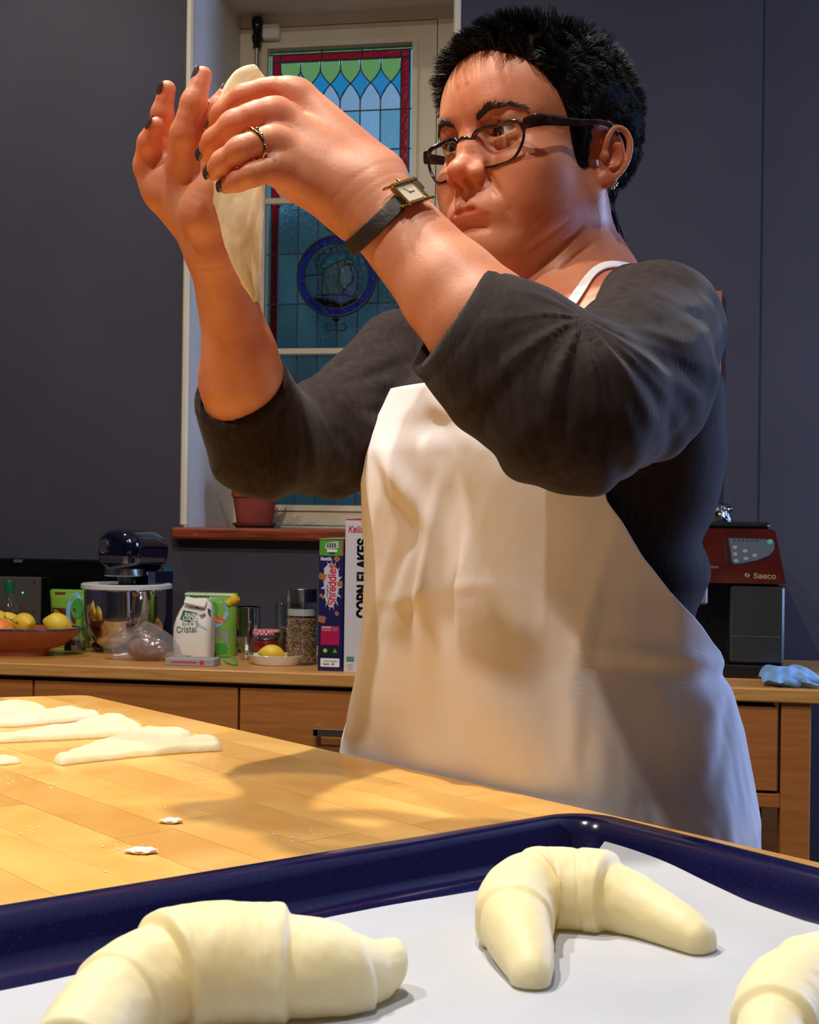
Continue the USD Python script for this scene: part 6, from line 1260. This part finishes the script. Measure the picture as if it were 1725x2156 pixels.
q = cz(614, 1395); s = mpp((q[0], q[1]+.03, CZ)); h_ = YP(614, 1336, q[1]+.03)[2]-CZ; t = thing('tumbler', 'clear glass tumbler turned upside down beside the muesli jar', 'glass', loc=(q[0], q[1]+.03, CZ)); obj('glass_body', lathe([(29*s, 0), (30*s, .001), (26*s, h_*.55), (22*s, h_*.92), (18*s, h_), (0, h_), (0, h_*.90), (19*s, h_*.88), (24*s, h_*.5), (28*s, .001), (29*s, 0)], 40), M['glass'], t, smooth=40)
def muesli(name, lb, px, yy, ptop, plid, pcont, hwp, full):
    q = YP(px, 1380, yy); s = mpp((q[0], yy, CZ)); t = thing(name, lb, 'jar', loc=(q[0], yy, CZ)); zt, zl, zc_ = [YP(px, v, yy)[2]-CZ for v in (ptop, plid, pcont)]; r = hwp*s
    obj('glass', lathe([(0, .001), (r*.96, .001), (r, .006), (r, zl), (r*.97, zl), (r*.97, .008), (0, .006)], 48), M['glass'], t)
    obj('lid', lathe([(0, zl-.001), (r*1.0, zl-.001), (r*1.0, zt-.003), (r*.97, zt), (0, zt)], 48), M['steel'] if full else M['clear'], t)
    if full:
        obj('muesli', lathe([(0, .007), (r*.955, .007), (r*.955, zc_*.92), (r*.8, zc_), (r*.2, zc_*1.02), (0, zc_)], 48), mat('muesli_bed', lin((190, 150, 108)), .8, var=lin((120, 84, 56)), scale=90), t)
        q3 = np.random.default_rng(5); fl_ = []
        for k in range(900):
            a = q3.uniform(PI, 2*PI); z = q3.uniform(.008, zc_*.95); d = trimesh.creation.icosphere(0, 1.0); d.apply_scale(q3.uniform(.0013, .0034, 3)*np.array([1, .35, .7])); d = T(d, (0, 0, 0), rz=q3.uniform(0, 6), rx=q3.uniform(0, 6)); fl_.append(T(d, (r*.945*math.cos(a), r*.945*math.sin(a), z)))
        half = len(fl_)//3
        obj('oat_flakes', cat_(fl_[:2*half]), plain('oat_flake', (206, 172, 128), .8), t, kind='stuff'); obj('dark_flakes', cat_(fl_[2*half:]), plain('dark_flake', (92, 58, 38), .8), t, kind='stuff')
        obj('paper_label', lathe([(r*.967, zc_*1.02), (r*.967, zc_*1.16)], 48), M['whitep'], t, smooth=True)
muesli('muesli_jar', 'tall glass jar of muesli with a steel lid, left of the cereal packets', 635, 2.985, 1239, 1266, 1297, 32, True)
muesli('storage_jar', 'empty clear glass jar standing behind the muesli jar', 606, 3.13, 1256, 1272, 1300, 27, False)
# --- lemon on a white dish
q = cz(581, 1404); s = mpp(q); dy = q[1]+.045; dq = YP(581, 1396, dy); t = thing('lemon_dish', 'low white oval dish at the front of the counter', 'dish', loc=(dq[0], dy, CZ)); s = mpp((dq[0], dy, CZ)); R = 60*s; zh = 21*s
dm = lathe([(0, .0015), (R*.72, 0), (R*.80, .001), (R*.88, zh*.35), (R*.97, zh*.85), (R, zh*.97), (R*.985, zh), (R*.95, zh*.95), (R*.85, zh*.5), (R*.74, .006), (0, .0055)], 64); dm.apply_scale((1, .72, 1)); obj('dish_body', dm, mat('white_glaze', lin((228, 220, 206)), .2, coat=.5), t)
lp = YP(573, 1377, dy-.005); lt_ = thing('lemon', 'single lemon lying on the white dish with pen marks', 'lemon'); lm_ = T(lemon_mesh(.0190, .0262, 8), ry=.08, rz=.1); zmin = lm_.vertices[:, 2].min(); lp[2] = CZ+.0063-zmin; obj('fruit_body', T(lm_, lp), M['lemon'], lt_, smooth=True)
obj('stem_end', T(T(lathe([(0, 0), (.006, 0), (.0045, .006), (.002, .009), (0, .009)], 16), ry=-PI/2), lp+np.array([-.0245, 0, -.001])), M['lemon'], lt_, smooth=True)
lv = []
for a0, a1 in ((.05, .22), (.32, .40)):
    pass
obj('pen_mark', cat_([tube([lp+np.array([x, -.0150+abs(x+.006)*.12, -.0105+z_]) for x, z_ in pp_], .0005, 5) for pp_ in ([(-.012, 0), (-.010, .003), (-.007, .002)], [(-.006, -.001), (-.003, .001), (0, .0)], [(.002, -.002), (.004, .003)])]), M['ink'], lt_)
obj('leaf', T(lathe([(0, 0), (.003, .004), (.0042, .010), (.002, .017), (0, .020)], 10), (0, 0, 0), ry=-PI/2, s=(1, 1, 1)).apply_translation(YP(535, 1377, dy)), M['leaf'], label='small green leaf on the left rim of the white dish', cat='leaf')
# --- cereal packets
sb = cz(695, 1413); s = mpp(sb); w_ = 53*s; hS = YP(695, 1136, sb[1])[2]-CZ; x0 = YP(669, 1413, sb[1])[0]; yF = sb[1]
t = thing('cereal_box', 'tall blue cereal packet with a green flap and red lettering on its narrow side', 'cereal box'); M['boxblue'] = plain('packet_blue', (22, 26, 84), .38); M['boxred'] = plain('packet_red', (196, 24, 52), .4)
obj('carton', bx(x0, x0+w_, yF, yF+.19, CZ, CZ+hS, .0008), M['boxblue'], t); obj('top_flap', Polygon and T(bx(0, w_, -.001, .19, 0, .002), (x0, yF, CZ+hS), ry=-.02), plain('carton_top', (150, 160, 120), .6), t); 
fo = np.array([x0, yF, CZ+hS]); sx = w_/53
def fp(name, g, m, off=.0002, lb=None): e = printed(t, name, g, fo, EX, EZ, sx, m, off); (data(e, lb) if lb else None); return e
fp('green_flap', sbox(1, 1, 52, 34).buffer(-3).buffer(3), plain('flap_green', (84, 150, 50), .4)); fp('red_corner', sbox(50, 0, 53, 34), M['boxred'], .0003)
fp('badge_bowl', Point(28, 20).buffer(11).intersection(sbox(0, 20, 60, 40)), M['ink'], .0005); fp('badge_plate', Polygon([(15, 8), (40, 4), (41, 17), (14, 19)]).buffer(1), plain('badge_grey', (190, 196, 186), .4), .0006); fp('lettering', unary_union([sbox(17+k*5.2, 7.5, 20.4+k*5.2, 16.5).difference(sbox(18.2+k*5.2, 10+k % 2*2, 21, 12+k % 2*2)) for k in range(4)]), M['ink'], .0009, 'illegible dark lettering on the flap'); fp('badge_strip', sbox(18, 21.5, 38, 25.5).buffer(1), M['whitep'], .0008)
fp('lettering', lettering_px('Nestlé', 7, 3, 44, 0, True, 23), M['whitep'], .0005, 'white maker lettering')
fp('splash', unary_union([Polygon([(12, 60), (22, 50), (34, 52), (42, 66), (44, 84), (43, 108), (38, 130), (31, 143), (22, 141), (15, 128), (13, 104), (10, 86)])]+[Polygon([(28+16*math.cos(a), 96+42*math.sin(a)), (28+24*math.cos(a+.06), 96+56*math.sin(a+.06)), (28+16*math.cos(a+.16), 96+42*math.sin(a+.16))]) for a in np.arange(0, 6.2, .42)]), plain('splash_white', (206, 198, 204), .45), .0004)
fp('lettering', lettering_px('Shreddies', 17, 37, 139, -90, True, 85), M['boxred'], .0008, 'large red lettering reading up the side'); fp('lettering', lettering_px('original', 5, 21, 122, -90, False, 26), M['ink'], .0008, 'small dark lettering beside the red word')
M['wheat'] = mat('wheat_square', lin((190, 112, 66)), .6, var=lin((150, 80, 44)), scale=300); SQ = Polygon([(-6, -6), (7, -4), (5, 7), (-7, 5)])
for k, (a, b, rr, sc_) in enumerate(((8, 78, 10, 1.2), (27, 56, 35, .7), (46, 92, -20, .9), (6, 118, 20, .6), (40, 155, 40, .7), (8, 168, 5, 1.25), (39, 40, 30, .9))): fp('wheat_square', affinity.translate(affinity.rotate(affinity.scale(SQ, sc_, sc_), rr), a, b).intersection(sbox(0, 0, 53, 280)), M['wheat'], .0010)
fp('pink_panel', sbox(6, 182, 46, 222), plain('panel_crimson', (178, 20, 76), .4), .0004); fp('lettering', lettering_px('FREE BOOKS', 3.6, 8, 187, 0, True, 20), M['whitep'], .0008); fp('lettering', lettering_px('for schools', 2.6, 8, 192, 0, False, 20), M['whitep'], .0008); fp('stamp', affinity.rotate(sbox(31, 184, 43, 193), -8), plain('stamp_mauve', (150, 90, 120), .4), .0008)
fp('dark_panel', sbox(5, 226, 46, 246), plain('panel_dark', (16, 36, 32), .4), .0004); fp('round_mark', Point(16, 234).buffer(4.4), plain('mark_yellow', (186, 190, 110), .4), .0008); fp('recycling_mark', Polygon([(37, 229), (42, 238), (32, 238)]), plain('mark_green', (110, 150, 130), .4), .0008)
fp('name_panel', sbox(8, 252, 45, 266).buffer(2), M['whitep'], .0004); fp('lettering', lettering_px('Nestlé', 3.6, 11, 264, 0, True, 13), M['ink'], .0008); fp('lettering', lettering_px('Cereal Partners', 3.2, 12, 257.5, 0, False, 30), plain('grey_ink2', (110, 110, 116), .5), .0008); fp('emblem', Polygon([(29, 264), (33, 258), (37, 264)]), M['wheat'], .0008)
kq = cz(735, 1415); t2 = thing('cereal_box', 'taller white cereal packet with black lettering, half hidden by the apron', 'cereal box'); k0 = YP(724.5, 1415, kq[1])[0]; kF = kq[1]-.004; hK = YP(731, 1095, kF)[2]-CZ; wk = .092
obj('carton', bx(k0, k0+wk, kF, kF+.22, CZ, CZ+hK, .0008), plain('packet_white', (206, 200, 204), .45), t2); obj('top_flap', T(bx(0, wk, 0, .22, 0, .002), (k0, kF, CZ+hK), rx=.012), M['boxred'], t2)
t = t2; fo = np.array([k0, kF, CZ+hK]); sx = mpp(fo)
fp('lettering', lettering_px("Kellogg's", 14, 5, 26, 0, True, 64, .18), M['boxred'], .0004, 'red script lettering at the top'); fp('lettering', lettering_px('CORN FLAKES', 21, 48, 206, -90, True, 166).buffer(.8), M['ink'] if 0 else M['gloss_black'], .0004, 'tall black lettering reading up the side')
fp('green_mark', sbox(6, 287, 22, 297), plain('mark_teal', (70, 140, 110), .4), .0004); fp('small_print', unary_union([sbox(8, 304+k*5, 20, 305+k*5) for k in range(3)]), plain('print_grey', (150, 146, 150), .5), .0004)
# --- coffee machine with a bag on top, blue cloth
cq = cz(1560, 1427); cy = cq[1]; c = thing('coffee_machine', 'red and black bean-to-cup coffee machine at the right of the counter', 'coffee machine'); Xc = lambda px, py: YP(px, py, cy)[0]; Zc = lambda px, py: YP(px, py, cy)[2]
M['cmred'] = mat('dark_red_lacquer', lin((84, 24, 15)), .22, var=lin((70, 18, 11)), scale=20, coat=.5); xl, xr = Xc(1360, 1300), Xc(1654, 1300)
zt, zm, zb_ = Zc(1560, 1113), Zc(1560, 1228), CZ
up = Polygon([(xl, zm), (xr, zm), (Xc(1637, 1113)-.004, zt-.006), (Xc(1637, 1113)-.014, zt), (xl+.01, zt)]); obj('upper_housing', wallplate(up, .30, cy-.01), M['cmred'], c)
obj('lower_housing', bx(xl, xr-.002, cy+.10, cy+.30, CZ, zm, .004), M['black'], c); obj('water_tank_door', bx(Xc(1538, 1300), xr-.002, cy-.006, cy+.12, CZ+.030, zm-.004, .005), plain('smoked_grey', (52, 52, 50), .25), c); obj('tank_seam', bx(Xc(1540, 1340), xr-.003, cy-.0068, cy-.005, Zc(1600, 1340)-.0006, Zc(1600, 1340)+.0006), plain('seam_grey', (96, 94, 90), .4), c)
obj('drip_tray', bx(xl, xr, cy-.012, cy+.12, CZ, CZ+.028, .004), M['black'], c); obj('spout', bx(Xc(1462, 1250), Xc(1490, 1250), cy-.016, cy+.05, Zc(1475, 1272), Zc(1475, 1210), .004), plain('spout_grey', (120, 116, 112), .35), c)
lidz = zt; obj('top_lid', bx(Xc(1480, 1100), Xc(1625, 1100), cy+.03, cy+.26, lidz-.001, lidz+.014, .006), M['black'], c)
o_ = np.array([Xc(1533, 1130), cy-.010, Zc(1533, 1130)]); sc = mpp(o_)
def cp(name, g, m, off=.0003, lb=None): e = printed(c, name, g, o_, EX, EZ, sc, m, off); (data(e, lb) if lb else None)
panel = Polygon([(0, 2), (75, 3), (90, 5), (96, 12), (95, 26), (86, 38), (60, 49), (30, 56), (14, 58), (8, 54)]); cp('control_panel', panel.buffer(1.5), plain('panel_edge', (40, 44, 48), .3)); cp('panel_face', panel.buffer(-1), plain('panel_grey', (112, 122, 132), .35, metal=.4), .0008)
M['btn'] = plain('button_grey', (150, 164, 176), .3)
for (a, b) in ((14, 22), (15, 36), (17, 50), (35, 29), (37, 45), (55, 38)): cp('button', affinity.scale(Point(a, b).buffer(5), 1, .75), M['btn'], .0012)
cp('power_button', affinity.scale(Point(86, 9).buffer(6), 1, .85), plain('green_button', (110, 190, 160), .25), .0012, 'pale green button'); cp('indicator_row', unary_union([Polygon([(10+9*k, 6), (16+9*k, 6), (13+9*k, 10)]) for k in range(6)]), M['ink'], .0012); cp('side_scale', Polygon([(-12, 2), (-6, 2), (2, 56), (-6, 56)]), plain('scale_dark', (60, 26, 24), .4), .0004)
M['silverp'] = plain('gold_print', (190, 160, 130), .35, metal=.3)
g = lettering_px('Saeco', 11, 52, 86, 1, True, 46); cp('lettering', g, M['silverp'], .0004, 'pale maker lettering'); cp('emblem', affinity.scale(Point(40, 80).buffer(5.2), 1, .9).difference(affinity.rotate(sbox(39, 70, 41, 90), 35, origin=(40, 80))), M['silverp'], .0004)
cp('lettering', lettering_px('collection', 5.5, -66, 66, 1, False, 46, .2), M['silverp'], .0004); cp('lettering', lettering_px('Classic', 10, -96, 54, 2, False, 46, .25), M['silverp'], .0004)
# crinkled foil coffee bag with a clip
fq = YP(1522, 1110, cy+.12); fbm_ = film_bag('x', '', [(1490, 1048), (1505, 1052), (1530, 1060), (1548, 1068), (1538, 1080), (1545, 1098), (1546, 1112), (1520, 1113), (1509, 1110), (1512, 1090), (1500, 1080), (1470, 1075), (1462, 1060)], cy+.12, .03, seed=8)
fbm_.vertices[:, 2] = np.maximum(fbm_.vertices[:, 2], lidz+.0142); t = thing('coffee_bag', 'crumpled silver foil bag with a clip on top of the coffee machine', 'bag'); obj('foil', fbm_, mat('crinkled_foil', lin((150, 146, 142)), .2, metal=1, bump=1.0, bscale=60, bdist=.01), t, smooth=20); obj('clip', cat_([cyl(YP(1536, 1048, cy+.10), YP(1543, 1066, cy+.10), .0016, 8), T(bx(-.010, .010, -.003, .003, -.003, .003, .001), YP(1545, 1090, cy+.085), ry=1.2)]), M['clear'], t)
# cloth: folded, rumpled
def cloth(lb):
    prof = [(1604, 1425), (1606, 1414), (1612, 1408), (1640, 1407), (1662, 1404), (1690, 1407), (1712, 1418), (1730, 1428)]
    c0 = cz(1665, 1447); y0 = c0[1]-.0; top = np.array([YP(a, b, y0+.03) for a, b in prof]); n = 60; tp = spline(top, n); V = []
    u, v = np.meshgrid(np.linspace(0, 1, n), np.linspace(0, 1, 44), indexing='ij')
    X = tp[:, 0][:, None]+0*v; Zt = tp[:, 2][:, None]; prof2 = np.sin(PI*np.clip(v*.93+.035, 0, 1))**.55
    Z = CZ+.0012+(Zt-CZ-.0012)*prof2*(1+.10*np.sin(v*9+u*12)); Y = y0-.015+.11*v+.008*np.sin(u*14)+.004*np.sin(u*31+2)
    Z += .0018*(meshkit.fbm(np.stack([u*16, v*9, 0*u], -1), 3, 4)-.5); Z = np.maximum(Z, CZ+.0012); m1 = sheet(np.stack([X, Y, Z], -1)[:, ::-1], .002)
    r1 = tube(spline([YP(1608, 1432, y0+.01), YP(1640, 1434, y0-.004), YP(1662, 1436, y0-.012), YP(1680, 1442, y0-.004)], 24), np.linspace(.006, .0085, 24), 12); r2_ = tube(spline([YP(1672, 1430, y0+.0), YP(1700, 1432, y0-.008), YP(1735, 1437, y0-.008)], 20), .0075, 12)
    for r_ in (r1, r2_): r_.vertices[:, 2] = np.maximum(r_.vertices[:, 2], CZ+.001)
    obj('folded_cloth', cat_([m1, r1, r2_]), mat('blue_microfibre', lin((116, 160, 204)), .95, var=lin((104, 148, 194)), scale=40, bump=.4, bscale=300, sheen=.3), label=lb, cat='cloth', smooth=50)
cloth('folded light blue cloth at the right end of the counter')
# --- wooden board hung on the wall behind her
a_, b_ = YP(1330, 617, WY-.02), YP(1515, 1040, WY-.02); t = thing('wooden_frame', 'orange-brown wooden picture frame on the wall, nearly hidden by her shoulder', 'picture frame'); x0, x1, z1, z0 = a_[0], b_[0], a_[2], b_[2]
obj('frame', fr(x0+.03, x1-.03, z0+.03, z1-.03, x0, x1, z0, z1, WY-.032, WY-.001), plain('pine_frame', (170, 96, 44), .5), t, smooth=False); obj('backing', bx(x0+.02, x1-.02, WY-.012, WY-.004, z0+.02, z1-.02), plain('frame_back', (150, 130, 110), .8), t)
# --- plant pots on the sill
def pot(px, py, hpx, wtop, wbot, lb, plant, yy):
    q = YP(px, py, yy); s = mpp(q); h = hpx*s; rt_, rb2 = wtop*s/2, wbot*s/2; q[2] = SILL; t = thing('plant_pot', lb, 'plant pot', loc=(q[0], yy, SILL))
    obj('saucer', lathe([(0, .002), (rb2*1.05, 0), (rb2*1.22, .006), (rb2*1.24, .013), (rb2*1.14, .013), (rb2*1.08, .006), (0, .005)], 40), M['saucer'], t)
    obj('pot_body', lathe([(0, .007), (rb2, .007), (rt_*.93, h*.70), (rt_*.93, h*.72), (rt_, h*.73), (rt_, h*.985), (rt_*.97, h), (rt_*.90, h), (rt_*.88, h*.75), (rb2*.9, .015), (0, .015)], 48), M['terracotta'], t); obj('soil', lathe([(0, h*.90), (rt_*.89, h*.89)], 32), mat('potting_soil_%d' % px, lin((46, 32, 24)), .95, bump=.6, bscale=120), t)
    if plant:
        q4 = np.random.default_rng(px)
        for k in range(plant):
            an = q4.uniform(0, 2*PI); el = q4.uniform(.5, 1.25); ln = q4.uniform(.045, .085); d = np.array([math.cos(an)*math.cos(el), math.sin(an)*math.cos(el), math.sin(el)]); b = np.array([math.cos(an), math.sin(an), 0])*rt_*q4.uniform(.1, .6)+np.array([0, 0, h*.9]); tt = np.linspace(0, 1, 9); ctr = b+d*ln*tt[:, None]+np.array([math.cos(an), math.sin(an), -.7])*.028*(tt**2)[:, None]; sd = np.cross(d, [0, 0, 1.]); sd /= np.linalg.norm(sd)+1e-9; w = .0115*np.sin(PI*np.clip(tt*.92+.06, 0, 1))**.8
            obj('leaf', sheet(ctr[:, None]+sd*(w[:, None]*np.linspace(-1, 1, 5))[..., None]-np.cross(sd, d)*(np.abs(np.linspace(-1, 1, 5))[None]*w[:, None]*.3)[..., None], .0008), M['leaf'], t, smooth=60)
pot(536, 1104, 88, 98, 74, 'terracotta pot of green leaves on the left of the window sill', 26, 3.60)
pot(806, 1103, 70, 96, 72, 'second terracotta pot on the sill, mostly behind the apron', 10, 3.60)
